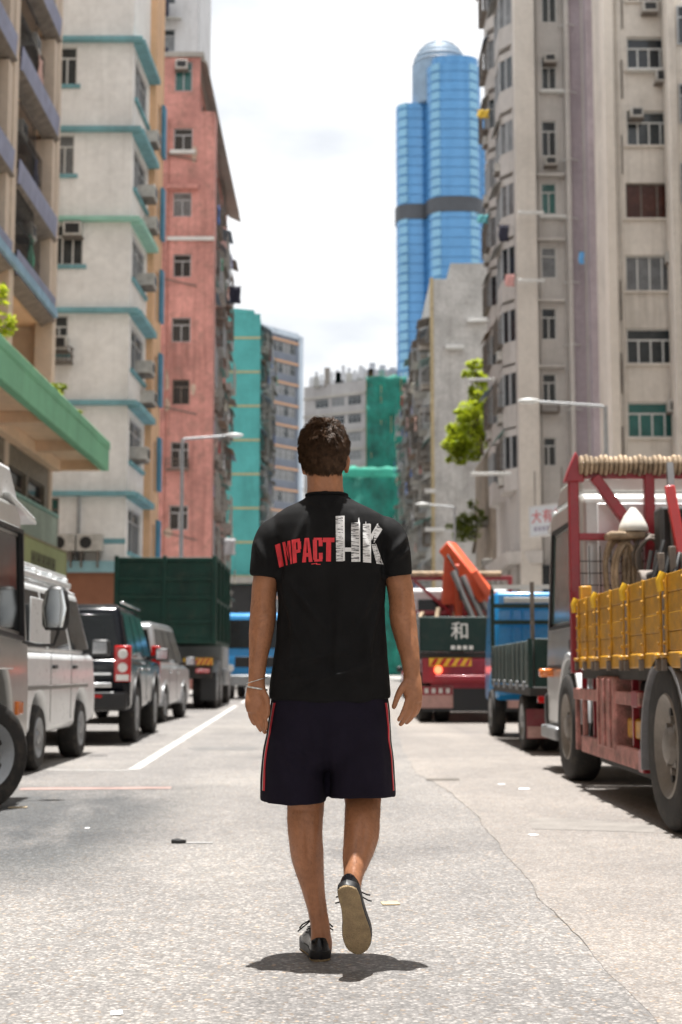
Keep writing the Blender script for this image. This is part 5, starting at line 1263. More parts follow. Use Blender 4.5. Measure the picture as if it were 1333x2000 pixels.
M_LEAF = leaf_material('leaf_yellowgreen', (.30, .40, .025), (.52, .58, .03)); M_BARK = pm('bark', (.10, .075, .05), .9, var=.3, vs=3, bump=.6, bs=20)
M_LEAF2 = leaf_material('leaf_dull', (.17, .22, .04), (.25, .3, .04))
def leaves(mb, c, rad, n, size, seed):
    rnd = random.Random(seed)
    for _ in range(n):
        while True:
            v = Vector((rnd.uniform(-1, 1), rnd.uniform(-1, 1), rnd.uniform(-1, 1)))
            if .25 < v.length < 1: break
        p = Vector(c) + Vector((v.x * rad[0], v.y * rad[1], v.z * rad[2]))
        a = Vector((rnd.gauss(0, 1), rnd.gauss(0, 1), rnd.gauss(0, .5))).normalized(); b = a.cross(Vector((rnd.gauss(0, .5), rnd.gauss(0, .5), 1))).normalized()
        s = size * rnd.uniform(.6, 1.3)
        mb.add([p - a * s, p + b * s * .45, p + a * s, p - b * s * .45], [(0, 1, 2, 3)])
def plant(name, label, cat, base, clumps, trunk, leaf, n, size, seed, bark=None):
    r_ = empty(name, base); tag(r_, label, cat)
    mb = MB()
    rr = random.Random(seed)
    for k, (c, rad) in enumerate(clumps):
        m_ = int(n * rad[0] * rad[2] / (clumps[0][1][0] * clumps[0][1][2]))
        leaves(mb, c, rad, m_ // 3, size, seed + k)
        for q in range(7):      # ragged twigs around each bough
            d = Vector((rr.gauss(0, 1), rr.gauss(0, 1), rr.gauss(0, .8))).normalized()
            cc = Vector(c) + Vector((d.x * rad[0], d.y * rad[1], d.z * rad[2])) * rr.uniform(.55, 1.15)
            leaves(mb, cc, [x * rr.uniform(.2, .42) for x in rad], m_ // 9, size, seed + 100 * k + q)
    mb.build('crown', leaf, r_, smooth=0)
    t = MB()
    t.tube(trunk[0], trunk[1], 8)
    for c, rad in clumps[1:]: t.tube([trunk[0][-1], Vector(trunk[0][-1]).lerp(Vector(c), .5) + Vector((.1, 0, -.1)), c], [trunk[1][-1] * .7, trunk[1][-1] * .45, .02], 6)
    t.build('trunk', bark or M_BARK, r_)
    return r_
Yt = 78; b0 = Vector((ax(940, 925, Yt), Yt, az(925, 86)))
def tc(px, py, dy=0): q = at(px, py, Yt + dy); return tuple(q - b0)
plant('tree', 'bright yellow green tree growing from the terrace wall on the right', 'tree', b0,
      [(tc(905, 860, -1), (1.0, 1.1, 1.0)), (tc(900, 880, -1), (.8, .9, .75)), (tc(928, 825), (1.0, 1.2, 1.0)), (tc(940, 778, -1), (.75, .9, .8)), (tc(918, 800, -1.5), (.7, .8, .55)), (tc(893, 840, -1.2), (.55, .6, .55)), (tc(940, 740), (.5, .6, .45)), (tc(930, 712, -1), (.6, .5, .32)), (tc(918, 730, -.5), (.45, .45, .25)), (tc(885, 868, -1.5), (.5, .6, .6)), (tc(945, 850, .3), (.7, .8, .8))],
      ([(0, 0, -.1), (-.1, -.2, .8), (-.25, -.4, 1.7)], [.2, .16, .12]), M_LEAF, 2700, .12, 3)
b0 = Vector((ax(925, 1060, Yt), Yt, az(1068, Yt)))
plant('shrub', 'smaller olive shrub low on the mottled wall behind the crane', 'shrub', b0,
      [(tc(915, 1035, -1.5), (.9, .7, .7)), (tc(908, 1015, -1.6), (.6, .5, .5)), (tc(930, 1010, -1.2), (.6, .5, .6)), (tc(900, 1045, -1.6), (.5, .5, .5)), (tc(925, 985, -1.2), (.35, .3, .35))], ([(0, 0, -.3), (0, -.8, .1), (0, -1.3, .4)], [.1, .08, .06]), M_LEAF2, 900, .10, 40)
M_TER = pm('terracotta', (.30, .13, .08), .8, var=.15)
for k, (y, h, w, lab) in enumerate(((29.0, .9, .5, 'flowering pot plant nearest the left edge on the green canopy'), (35.6, .4, .3, 'leafy pot plant on the green canopy below the blue awning'), (38.3, .25, .2, 'small pot plant near the far end of the green canopy'))):
    bz = cz1 - .03
    r_ = plant('pot_plant', lab, 'plant', (-7.35, y, bz), [((0, 0, .45 + h * .4), (w, w, h * .55)), ((.1, .2, .4 + h), (w * .6, w * .6, h * .4))], ([(0, 0, .25), (0, 0, .5)], [.03, .02]), M_LEAF if k == 0 else M_LEAF2, 350, .09, 60 + k)
    MB().lathe([(.0, .14), (.3, .2), (.32, .2), (.32, .16)], 16, 'z').build('pot', M_TER, r_)

# single garments that stand out
def garment(label, px, py, Y, w, h, m, cat='laundry', pole=None):
    p = at(px, py, Y); r_ = empty('laundry', p); tag(r_, label, cat, 'laundry hung out over the street')
    g = [[(-w / 2 + w * i / 6 + .02 * math.sin(j * 1.3), .05 * math.sin(i * 1.9 + j * .6), -h * j / 6) for i in range(7)] for j in range(7)]
    o = MB().sheet(g).build('cloth', m, r_, smooth=80); s = o.modifiers.new('solid', 'SOLIDIFY'); s.thickness = .012
    MB().bar((-w * .7, .02, .02), (w * .7, .02, .02), .03).build('hanger', M_RUSTY, r_)
    if pole: MB().bar((0, .02, .03), pole, .03).build('pole', M_ALU, r_)
garment('black trousers hung out high on the pink building side', 457, 560, 80, .8, 1.0, CLOTH[1], pole=(-.9, 0, .1))
garment('black and red shirt hung on the beige bay building', 984, 440, 62.2, .45, .75, CLOTH[1], pole=(.7, .9, .1))
garment('pink towel hung on the beige bay building', 996, 536, 62.2, .42, .55, pm('towel_pink', (.65, .35, .33), .9, var=.1), pole=(.5, .9, .1))
garment('light blue bag hanging before the mauve shaft', 1136, 492, 61.2, .22, .55, pm('bag_blue', (.15, .42, .75), .7, var=.1), pole=(.2, 1.5, .1))
garment('yellow cloth sticking out at the left of the beige bay building', 944, 215, 66, .55, .4, pm('cloth_yellow', (.75, .5, .06), .8, var=.1), pole=(1.2, 0, .1))
garment('turquoise cloth hung out left of the beige bay building', 943, 420, 66, .5, .4, pm('cloth_turquoise', (.15, .5, .55), .8, var=.1), pole=(1.2, 0, .1))
garment('white sheet hung low on the pink building side', 448, 1052, 70, .6, .8, CLOTH[0], pole=(-.9, 0, .1))
# pale pipes and ledges on R3 and R4 faces seen as bright bars
def litter(name, label, px, py, w, d, m, rz=0, h=.003, cat='litter', pts=None):
    p = gnd(px, py); o = MB()
    pts = pts or [(-w / 2, -d / 2), (w / 2, -d / 2 * .8), (w / 2 * .95, d / 2), (-w / 2 * .9, d / 2 * .9)]
    o.prism(pts, .0016, .0016 + h, 'z')
    ob = o.build(name, m, None, .0008); ob.location = p; ob.rotation_euler.z = rz
    tag(ob, label, cat); return ob
M_CARD = pm('cardboard', (.42, .33, .21), .85, var=.12, vs=12)
litter('cardboard_scrap', 'flat beige cardboard scrap on the road right of the man foot', 762, 1765, .071, .085, M_CARD, .12, pts=[(-.036, -.04), (.036, -.042), (.035, .04), (.0, .038), (-.012, .022), (-.034, .03)])
litter('black_scrap', 'crumpled black plastic scrap on the road at left', 347, 1646, .075, .1, M_BLACK, .3, h=.018, pts=[(-.04, -.03), (-.005, -.05), (.04, -.045), (.015, .0), (.02, .04), (-.015, .02), (-.03, .01)])
litter('grey_strip', 'thin grey torn strip lying beside the black scrap', 390, 1647, .15, .05, pm('strip_litter', (.27, .265, .26), .7, var=.2), .05, h=.003)
litter('paper_scrap', 'white paper scrap on the road at the bottom left', 228, 1980, .035, .05, pm('paper', (.7, .7, .7), .8, var=.05), .2, h=.002)
litter('paper_scrap', 'left of two white paper scraps by the drain slot', 980, 1532, .06, .07, MATS['paper'], .2, h=.002)
litter('paper_scrap', 'right of two white paper scraps by the drain slot', 1024, 1541, .09, .1, MATS['paper'], -.1, h=.002)
litter('paper_scrap', 'white paper scrap below the patched trench', 1042, 1631, .05, .06, MATS['paper'], .3, h=.002)
litter('leaf_litter', 'tan leaf litter beside the left front wheel', 35, 1578, .13, .08, M_CARD, .2, h=.006)
litter('paper_scrap', 'tiny white scrap on the dark patch at left', 171, 1618, .03, .04, MATS['paper'], .2, h=.002)
# ------------------------------------------------------------------ the walking man
YB = 4.80
def fuse(name, mb, voxel, smooth=6, fac=.5):
    me = mb.mesh(name + '_src', 0)
    o = bpy.data.objects.new(name + '_src', me); COL.objects.link(o)
    r_ = o.modifiers.new('r', 'REMESH'); r_.mode = 'VOXEL'; r_.voxel_size = voxel; r_.use_smooth_shade = True
    s = o.modifiers.new('s', 'SMOOTH'); s.iterations = smooth; s.factor = fac
    bpy.context.view_layer.update()
    out = bpy.data.meshes.new_from_object(o.evaluated_get(bpy.context.evaluated_depsgraph_get()))
    bpy.data.objects.remove(o)
    out.name = name
    out.polygons.foreach_set('use_smooth', [True] * len(out.polygons))
    return out
ROOT = Vector((-.035, 4.80, 0))
def mp(px, py, Y=YB): return at(px, py, Y)
def chain(mb, pts, n=16, hint=(0, 1, 0)):     # (px, py, Y, half width, half depth)
    # densify with a Catmull-Rom spline so that the limb stays round
    P = [mp(*p[:3]) for p in pts]; Rr = [Vector((p[3], p[4], 0)) for p in pts]; out, rad = [], []
    def cr(a, b, c, d, t): return .5 * ((2 * b) + (c - a) * t + (2 * a - 5 * b + 4 * c - d) * t * t + (3 * b - a - 3 * c + d) * t ** 3)
    m = len(P)
    for i in range(m - 1):
        for k in range(4):
            t = k / 4; j = [max(i - 1, 0), i, i + 1, min(i + 2, m - 1)]
            out.append(cr(*[P[x] for x in j], t)); q = cr(*[Rr[x] for x in j], t); rad.append((q.x, q.y))
    out.append(P[-1]); rad.append((Rr[-1].x, Rr[-1].y))
    mb.tube(out, rad, n, hint=hint)
M_SKIN = pm('skin', (.335, .148, .074), .46, var=.2, vs=9, bump=.12, bs=220, sub=.05, spec=.4)
body = MB()
# torso, hidden by clothes but continuous
chain(body, [(645, 1430, YB, .13, .10), (645, 1340, YB, .135, .095), (645, 1230, YB, .14, .095), (646, 1120, YB, .15, .10), (643, 1040, YB, .15, .085), (640, 1000, YB + .005, .075, .065), (637, 978, YB, .068, .064), (636, 958, YB - .005, .062, .062), (635, 930, YB - .008, .060, .062), (634, 890, YB, .055, .06)], 20)
# arms
LA = [(556, 1040, YB, .05, .05), (538, 1075, YB, .052, .052), (520, 1132, YB, .045, .047), (515, 1175, YB, .043, .046), (514, 1205, YB - .01, .0445, .046), (510, 1240, YB - .02, .041, .042), (505, 1285, YB - .035, .032, .034), (502, 1320, YB - .045, .0285, .024), (502, 1338, YB - .05, .029, .022)]
RA = [(738, 1040, YB, .05, .05), (758, 1075, YB, .052, .052), (778, 1132, YB, .045, .047), (785, 1175, YB, .044, .046), (787, 1205, YB - .01, .0455, .046), (793, 1240, YB - .02, .041, .042), (800, 1275, YB - .035, .034, .036), (804, 1305, YB - .045, .0295, .025), (805, 1320, YB - .05, .029, .022)]
chain(body, LA, 16); chain(body, RA, 16)
# hands: palm, four fingers, thumb
chain(body, [(502, 1332, YB - .048, .028, .021), (501, 1350, YB - .055, .034, .019), (500, 1372, YB - .062, .037, .017), (501, 1390, YB - .066, .033, .013)], 14)
chain(body, [(805, 1314, YB - .048, .028, .021), (806, 1332, YB - .055, .032, .019), (807, 1352, YB - .062, .033, .017), (809, 1372, YB - .066, .028, .013)], 14)
def finger(p, r_=.0088):
    c = [(*q, r_ * k, r_ * k) for q, k in zip(p, (1.05, 1.0, .95, .86, .6))][:len(p)]
    chain(body, c, 10)
for f in ([(512, 1382, 4.725), (517, 1399, 4.712), (520, 1414, 4.702), (519, 1424, 4.700), (518, 1428, 4.700)],
          [(504, 1386, 4.732), (508, 1406, 4.722), (514, 1422, 4.716), (518, 1431, 4.716), (519, 1434, 4.716)],
          [(495, 1385, 4.742), (498, 1403, 4.736), (504, 1417, 4.733), (510, 1426, 4.734), (512, 1429, 4.735)],
          [(488, 1378, 4.752), (489, 1394, 4.752), (493, 1406, 4.753), (498, 1414, 4.755), (500, 1417, 4.756)]): finger(f)
chain(body, [(513, 1350, 4.738, .013, .013), (520, 1364, 4.722, .0125, .0125), (523, 1380, 4.712, .0105, .0105), (523, 1394, 4.706, .0095, .0095), (522, 1402, 4.704, .006, .006)], 10)
for f in ([(797, 1364, 4.725), (791, 1383, 4.708), (784, 1398, 4.698), (779, 1406, 4.694), (777, 1409, 4.694)],
          [(805, 1369, 4.732), (800, 1389, 4.720), (791, 1405, 4.713), (783, 1415, 4.710), (781, 1418, 4.710)],
          [(813, 1367, 4.742), (811, 1387, 4.735), (803, 1403, 4.731), (794, 1412, 4.730), (791, 1414, 4.730)],
          [(820, 1360, 4.752), (820, 1376, 4.750), (815, 1390, 4.750), (808, 1399, 4.752), (806, 1401, 4.752)]): finger(f)
chain(body, [(795, 1332, 4.738, .013, .013), (784, 1347, 4.722, .0125, .0125), (776, 1363, 4.712, .0105, .0105), (771, 1377, 4.708, .0095, .0095), (769, 1385, 4.706, .006, .006)], 10)
# legs
chain(body, [(596, 1410, YB, .09, .10), (590, 1500, YB + .01, .082, .085), (597, 1565, YB + .005, .064, .066), (596, 1600, YB, .060, .062), (597, 1635, YB - .005, .0565, .064), (602, 1680, YB, .0525, .058), (612, 1735, YB + .008, .039, .044), (620, 1775, YB + .01, .0325, .038), (626, 1812, YB + .005, .0325, .040), (628, 1845, YB + .005, .036, .046), (627, 1862, YB + .02, .034, .05)], 18)
chain(body, [(694, 1410, YB, .09, .10), (703, 1500, YB + .03, .082, .085), (709, 1560, YB + .01, .062, .066), (708, 1595, YB - .04, .059, .062), (706, 1632, YB - .08, .0575, .064), (698, 1672, YB - .135, .047, .054), (692, 1702, YB - .185, .034, .040), (690, 1720, YB - .205, .029, .036), (687, 1738, YB - .22, .029, .034), (684, 1752, YB - .235, .028, .028)], 18)
# head
hc = mp(633, 888, YB + .0)
body.ball(hc + Vector((0, 0, .0)), (.075, .097, .108), 28, 20)
body.ball(hc + Vector((0, .035, -.055)), (.058, .062, .062), 20, 14)
body.ball(hc + Vector((0, .065, -.085)), (.034, .032, .026), 16, 10)          # chin
body.ball(hc + Vector((0, .10, -.03)), (.013, .018, .022), 12, 8)             # nose
body.ball(hc + Vector((0, .088, .012)), (.05, .012, .012), 14, 8)             # brow
body.ball(hc + Vector((0, .094, -.058)), (.024, .009, .010), 12, 8)           # lips
for s, e in ((-1, mp(595, 909)), (1, mp(677, 906))):
    body.tube([e + Vector((0, .01, -.030)), e + Vector((s * .003, -.002, -.012)), e + Vector((s * .006, -.004, .012)), e + Vector((s * .004, .004, .030))], [(.006, .009), (.008, .013), (.008, .016), (.005, .010)], 12)
bm_ = fuse('person', body, .0045, 5)
def xz(px, py): q = mp(px, py); return (q.x, q.z)
def seg_fold(p, a, b, width, amp):
    """height of one soft ridge or crease running from a to b (x, z)"""
    ab = (b[0] - a[0], b[1] - a[1]); L2 = ab[0] ** 2 + ab[1] ** 2
    t = ((p.x - a[0]) * ab[0] + (p.z - a[1]) * ab[1]) / L2
    if t < -.15 or t > 1.15: return 0
    tt = min(max(t, 0), 1); dx, dz = p.x - a[0] - ab[0] * tt, p.z - a[1] - ab[1] * tt
    return amp * math.exp(-(dx * dx + dz * dz) / (width * width)) * math.sin(math.pi * min(max((t + .15) / 1.3, 0), 1))
# muscle and tendon relief seen from behind: calves, Achilles tendons, knee hollows, elbows, neck
mus = [(xz(580, 1600), xz(592, 1690), .016, .006), (xz(616, 1600), xz(616, 1690), .015, .005), (xz(598, 1590), xz(604, 1680), .007, -.004), (xz(616, 1700), xz(628, 1830), .007, .004), (xz(609, 1740), xz(618, 1830), .006, -.003), (xz(630, 1740), xz(640, 1830), .006, -.003), (xz(572, 1578), xz(625, 1582), .006, -.003),
       (xz(690, 1600), xz(690, 1670), .014, .005), (xz(724, 1600), xz(714, 1660), .015, .006), (xz(706, 1590), xz(702, 1660), .007, -.004), (xz(690, 1680), xz(688, 1730), .006, .003), (xz(500, 1203), xz(530, 1200), .005, -.003), (xz(505, 1212), xz(526, 1211), .004, -.002), (xz(512, 1150), xz(513, 1195), .012, .004), (xz(776, 1202), xz(800, 1205), .005, -.003), (xz(780, 1212), xz(797, 1213), .004, -.002), (xz(786, 1150), xz(787, 1195), .012, .004),
       (xz(618, 940), xz(616, 975), .010, .004), (xz(652, 940), xz(655, 975), .010, .004), (xz(635, 938), xz(636, 972), .008, -.003), (xz(796, 1225), xz(808, 1300), .008, .003), (xz(508, 1225), xz(496, 1310), .008, .003)]
bnr = [v.normal.copy() for v in bm_.vertices]
for v, n in zip(bm_.vertices, bnr):
    if n.y < .15:
        v.co += n * sum(seg_fold(v.co, *f) for f in mus)
for v, n in zip(bm_.vertices, bnr): v.co += n * .0012 * mnoise.noise(v.co * 38)
for v in bm_.vertices: v.co -= ROOT
bm_.materials.append(M_SKIN)
man = bpy.data.objects.new('person', bm_); COL.objects.link(man); man.location = ROOT
tag(man, 'person in black t-shirt and navy shorts walking away down the street', 'person')
M_EYE = pm('eye_white', (.7, .68, .65), .2, var=.05)
for s in (-1, 1): MB().ball(hc + Vector((s * .032, .082, -.002)) - ROOT, .0125, 12, 8).build('eye', M_EYE, man)

# fine dark hair on calves and forearms
hb = MB(); rnd = random.Random(5)
zcalf, zarm0, zarm1 = mp(600, 1570).z, mp(500, 1325).z, mp(500, 1150).z
cand = [(v.co.copy(), v.normal.copy()) for v in bm_.vertices if (.13 < v.co.z < zcalf) or (zarm0 < v.co.z < zarm1 and abs(v.co.x) > .17)]
for k in range(5200):
    p, n = rnd.choice(cand)
    d = (n * .45 + Vector((rnd.gauss(0, .35), rnd.gauss(0, .35), -.8))).normalized(); l_ = rnd.uniform(.006, .013)
    q = p + Vector((rnd.uniform(-.002, .002), 0, rnd.uniform(-.002, .002)))
    hb.tube([q, q + d * l_ * .5 + n * .001, q + d * l_], [.00016, .00013, .00004], 3, cap=False)
hb.build('body_hair', pm('body_hair_dark', (.03, .018, .012), .5, var=.2), man)

# --- T-shirt
def ring(py, xl, xr, b, yo=0, e=2.4, n=40, dip=0):
    cx = (xl + xr) / 2; c = mp(cx, py); a = (mp(xr, py) - mp(xl, py)).x / 2; out = []
    for k in range(n):
        q = 2 * math.pi * k / n; cc, ss = math.cos(q), math.sin(q)
        x = math.copysign(abs(cc) ** (2 / e), cc) * a; y = math.copysign(abs(ss) ** (2 / e), ss) * b
        out.append(Vector((c.x + x, YB + yo + y, c.z - dip * max(0, -ss))))
    return out
sh = MB()
sh.loft([ring(962, 602, 675, .070, .004), ring(973, 596, 683, .075, .004), ring(983, 578, 700, .085, .004), ring(994, 556, 724, .098, 0), ring(1008, 536, 748, .108, 0), ring(1028, 525, 763, .117, 0), ring(1062, 526, 765, .126, 0), ring(1110, 538, 757, .130, 0), ring(1180, 543, 752, .128, .002), ring(1250, 539, 756, .130, 0), ring(1310, 532, 760, .138, 0), ring(1345, 528, 762, .143, 0), ring(1360, 527, 763, .144, 0, dip=.02)])
def sleeve(p): 
    chain(sh, p, 24)
sleeve([(560, 1040, YB, .055, .07), (540, 1048, YB, .066, .078), (527, 1080, YB, .062, .078), (520, 1127, YB, .0555, .072)])
sleeve([(732, 1040, YB, .055, .07), (754, 1048, YB, .066, .078), (767, 1080, YB, .062, .078), (774, 1127, YB, .0555, .072)])
shm = fuse('t_shirt', sh, .006, 8)
def seg_fold(p, a, b, width, amp):
    """height of one soft fold running from a to b (x, z)"""
    ab = (b[0] - a[0], b[1] - a[1]); L2 = ab[0] ** 2 + ab[1] ** 2
    t = ((p.x - a[0]) * ab[0] + (p.z - a[1]) * ab[1]) / L2
    if t < -.15 or t > 1.15: return 0
    tt = min(max(t, 0), 1); dx, dz = p.x - a[0] - ab[0] * tt, p.z - a[1] - ab[1] * tt
    return amp * math.exp(-(dx * dx + dz * dz) / (width * width)) * math.sin(math.pi * min(max((t + .15) / 1.3, 0), 1))
def xz(px, py): q = mp(px, py); return (q.x, q.z)
folds = [(xz(560, 1130), xz(640, 1230), .014, .008), (xz(555, 1150), xz(600, 1280), .012, .006), (xz(735, 1130), xz(690, 1240), .014, .008), (xz(742, 1160), xz(710, 1290), .012, .006),
         (xz(600, 1010), xz(566, 1110), .012, .005), (xz(690, 1010), xz(726, 1110), .012, .005), (xz(560, 1300), xz(680, 1270), .012, .006), (xz(560, 1330), xz(720, 1310), .013, .006), (xz(600, 1345), xz(740, 1285), .011, .005),
         (xz(610, 980), xz(640, 1010), .010, .004), (xz(665, 980), xz(645, 1010), .010, .004), (xz(505, 1060), xz(525, 1110), .010, .006), (xz(790, 1050), xz(765, 1085), .010, .008), (xz(795, 1075), xz(765, 1100), .009, .007), (xz(545, 1060), xz(551, 1135), .008, -.006), (xz(750, 1055), xz(749, 1135), .008, -.006),
         (xz(640, 1060), xz(648, 1340), .03, -.006), (xz(580, 1180), xz(570, 1340), .014, .005), (xz(712, 1190), xz(722, 1340), .014, .005), (xz(660, 1200), xz(655, 1345), .012, .004)]
nrm = [v.normal.copy() for v in shm.vertices]
for v, n in zip(shm.vertices, nrm):
    h = 0
    if n.y < .3:
        for f in folds: h += 2.3 * seg_fold(v.co, *f)
    p = v.co
    h += .0028 * mnoise.noise(Vector((p.x * 9, p.y * 9, p.z * 5))) + .0016 * mnoise.noise(Vector((p.x * 26 + p.z * 12, p.y * 20, p.z * 14)))
    if p.z < .98: h += .0035 * math.sin(p.x * 55 + 3 * mnoise.noise(p * 4)) * min(1, (.98 - p.z) / .12)
    v.co += n * h
shm.update()
SHB = BVHTree.FromPolygons([v.co.copy() for v in shm.vertices], [tuple(p.vertices) for p in shm.polygons])
for v in shm.vertices: v.co -= ROOT
M_SHIRT = pm('black_cotton', (.0085, .0085, .009), .8, var=.2, vs=14, bump=.15, bs=420, spec=.12)
shm.materials.append(M_SHIRT)
shirt = bpy.data.objects.new('t_shirt', shm); COL.objects.link(shirt); shirt.parent = man
# collar rib and sleeve hems
def ringtube(name, pts, r_, m, par): 
    pts = [p - ROOT for p in pts]; return MB().tube(pts + [pts[0]], r_, 8, cap=False).build(name, m, par, smooth=60)
ringtube('collar', [p + Vector((0, 0, .004)) for p in ring(970, 599, 678, .0735, .004)], (.0055), M_SHIRT, shirt)
# printed lettering, each letter its own piece laid on the cloth
ZO, ZS = (470, 790), 1333 / 370.0
def zp(x, y): return (ZO[0] + x / ZS, ZO[1] + y / ZS)
M_PR = pm('print_red', (.60, .025, .035), .6, var=.2, vs=40)
def print_white():
    m = bpy.data.materials.new('print_white'); m.use_nodes = True; N, L = m.node_tree.nodes, m.node_tree.links
    b = N['Principled BSDF']; b.inputs['Roughness'].default_value = .65
    tc = N.new('ShaderNodeTexCoord'); mp_ = N.new('ShaderNodeMapping'); mp_.inputs['Scale'].default_value = (30, 30, 260); L.new(tc.outputs['Object'], mp_.inputs['Vector'])
    n = N.new('ShaderNodeTexNoise'); n.inputs['Scale'].default_value = 1.0; n.inputs['Detail'].default_value = 4; n.inputs['Roughness'].default_value = .7; L.new(mp_.outputs[0], n.inputs['Vector'])
    r = N.new('ShaderNodeValToRGB'); r.color_ramp.elements[0].position = .42; r.color_ramp.elements[0].color = (.08, .08, .085, 1); r.color_ramp.elements[1].position = .50; r.color_ramp.elements[1].color = (.66, .66, .66, 1)
    L.new(n.outputs['Fac'], r.inputs['Fac']); L.new(r.outputs[0], b.inputs['Base Color']); return m
M_PW = print_white(); M_PWS = pm('print_white_solid', (.66, .66, .66), .65, var=.1, vs=40)
def letter(name, quads, m, off=.0016, step=2.2):
    mb = MB()
    for q in quads:         # each quad: four corners (zoom pixels) TL TR BR BL
        P = [Vector((*zp(*c), 0)) for c in q]
        nu = max(1, int(max((P[1] - P[0]).length, (P[2] - P[3]).length) / step)); nv = max(1, int(max((P[3] - P[0]).length, (P[2] - P[1]).length) / step))
        g = []
        for j in range(nv + 1):
            row = []
            for i in range(nu + 1):
                u, v = i / nu, j / nv
                s = (P[0] * (1 - u) + P[1] * u) * (1 - v) + (P[3] * (1 - u) + P[2] * u) * v
                w = at(s.x, s.y, 4.68); d = (w - cam.location).normalized()
                hit = SHB.ray_cast(cam.location, d)
                p = hit[0] if hit[0] is not None else w
                row.append(p + Vector((0, -off, 0)) - ROOT)
            g.append(row)
        mb.sheet(g)
    return mb.build(name, m, shirt, smooth=80)
def glyph(rects, TL, TR, BR, BL):
    def B(u, v): return ((TL[0] * (1 - u) + TR[0] * u) * (1 - v) + (BL[0] * (1 - u) + BR[0] * u) * v, (TL[1] * (1 - u) + TR[1] * u) * (1 - v) + (BL[1] * (1 - u) + BR[1] * u) * v)
    return [[B(*c) for c in r_] for r_ in rects]
def rc(a, b, c, d): return [(a, b), (c, b), (c, d), (a, d)]
letter('letter', glyph([rc(0, 0, 1, 1)], (243, 990), (279, 976), (306, 1137), (274, 1149)), M_PR)
letter('letter', glyph([rc(0, 0, .27, 1), rc(.73, 0, 1, 1), [(.27, 0), (.36, 0), (.5, .5), (.5, .8)], [(.64, 0), (.73, 0), (.5, .8), (.5, .5)]], (295, 971), (351, 957), (364, 1121), (322, 1133)), M_PR)
letter('letter', glyph([rc(0, 0, .45, 1), rc(.45, 0, .9, .14), rc(.62, .14, 1, .46), rc(.45, .46, .9, .6)], (360, 953), (425, 941), (432, 1104), (370, 1119)), M_PR)
letter('letter', glyph([[(.3, 0), (.52, 0), (.38, 1), (0, 1)], [(.52, 0), (.72, 0), (1, 1), (.64, 1)], rc(.36, .62, .68, .78)], (430, 941), (503, 938), (508, 1107), (434, 1112)), M_PR)
letter('letter', glyph([rc(0, .08, .42, .92), rc(.1, 0, .95, .1), rc(.1, .9, .95, 1), rc(.6, .1, 1, .36), rc(.6, .64, 1, .9)], (509, 938), (577, 938), (580, 1103), (513, 1107)), M_PR)
letter('letter', glyph([rc(0, 0, 1, .19), rc(.3, .19, .72, 1)], (580, 938), (662, 937), (660, 1105), (578, 1105)), M_PR)
letter('letter', [[(670, 786), (722, 783), (722, 1103), (674, 1103)], [(779, 831), (832, 829), (838, 1107), (781, 1107)], [(828, 797), (837, 796), (840, 829), (829, 829)]], M_PW)
letter('letter_edge', [[(722, 783), (733, 783), (735, 1100), (722, 1102)], [(735, 1007), (781, 1007), (781, 1036), (735, 1036)], [(832, 829), (842, 829), (844, 1107), (836, 1107)]], M_PWS)
letter('letter', [[(862, 842), (908, 838), (912, 1114), (863, 1110)], [(880, 825), (885, 825), (886, 840), (880, 840)], [(940, 895), (962, 838), (999, 880), (938, 978)], [(922, 985), (948, 985), (1004, 1124), (958, 1120)]], M_PW)
letter('letter_edge', [[(908, 838), (918, 842), (920, 1116), (911, 1114)], [(918, 915), (962, 840), (970, 836), (924, 960)], [(948, 975), (956, 985), (1006, 1126), (1000, 1126)]], M_PWS)
letter('signature_mark', [[(500, 1120), (530, 1117), (530, 1122), (500, 1126)], [(530, 1114), (540, 1116), (542, 1128), (532, 1126)], [(542, 1121), (564, 1122), (564, 1128), (542, 1127)]], M_PR)

# --- shorts
so = MB()
so.loft([ring(1348, 533, 757, .132, 0), ring(1380, 527, 762, .142), ring(1420, 522, 765, .15), ring(1455, 519, 767, .146), ring(1485, 522, 764, .125), ring(1505, 535, 752, .07)])
chain(so, [(585, 1415, YB, .100, .135), (579, 1470, YB, .110, .143), (575, 1520, YB + .002, .1105, .143), (573.5, 1564, YB + .004, .1105, .142)], 28)
chain(so, [(701, 1415, YB, .100, .135), (705, 1470, YB - .003, .110, .143), (708, 1520, YB - .006, .1105, .143), (709, 1558, YB - .01, .1105, .142)], 28)
som = fuse('shorts', so, .006, 6)
sf = [(xz(535, 1440), xz(640, 1500), .012, .007), (xz(545, 1470), xz(635, 1530), .010, .004), (xz(640, 1380), xz(640, 1560), .012, -.010), (xz(700, 1400), xz(720, 1540), .02, .005), (xz(740, 1420), xz(745, 1540), .015, .004), (xz(560, 1500), xz(575, 1560), .014, .004), (xz(665, 1420), xz(650, 1540), .012, .004), (xz(610, 1400), xz(625, 1470), .012, .004)]
nr = [v.normal.copy() for v in som.vertices]
for v, n in zip(som.vertices, nr):
    h = sum(seg_fold(v.co, *f) for f in sf) if n.y < .3 else 0
    p = v.co; h += .003 * mnoise.noise(Vector((p.x * 8, p.y * 8, p.z * 4))) + .0012 * mnoise.noise(Vector((p.x * 30, p.y * 20, p.z * 18)))
    v.co += n * h
som.update()
SOB = BVHTree.FromPolygons([v.co.copy() for v in som.vertices], [tuple(p.vertices) for p in som.polygons])
for v in som.vertices: v.co -= ROOT
som.materials.append(pm('navy_cloth', (.010, .008, .016), .85, var=.15, vs=14, bump=.1, bs=380, spec=.12))
shorts = bpy.data.objects.new('shorts', som); COL.objects.link(shorts); shorts.parent = man
M_STR = pm('stripe_red', (.5, .015, .03), .7, var=.1); M_STW = pm('stripe_white', (.6, .57, .52), .7, var=.1)
z0s, z1s = mp(510, 1541).z, mp(510, 1372).z
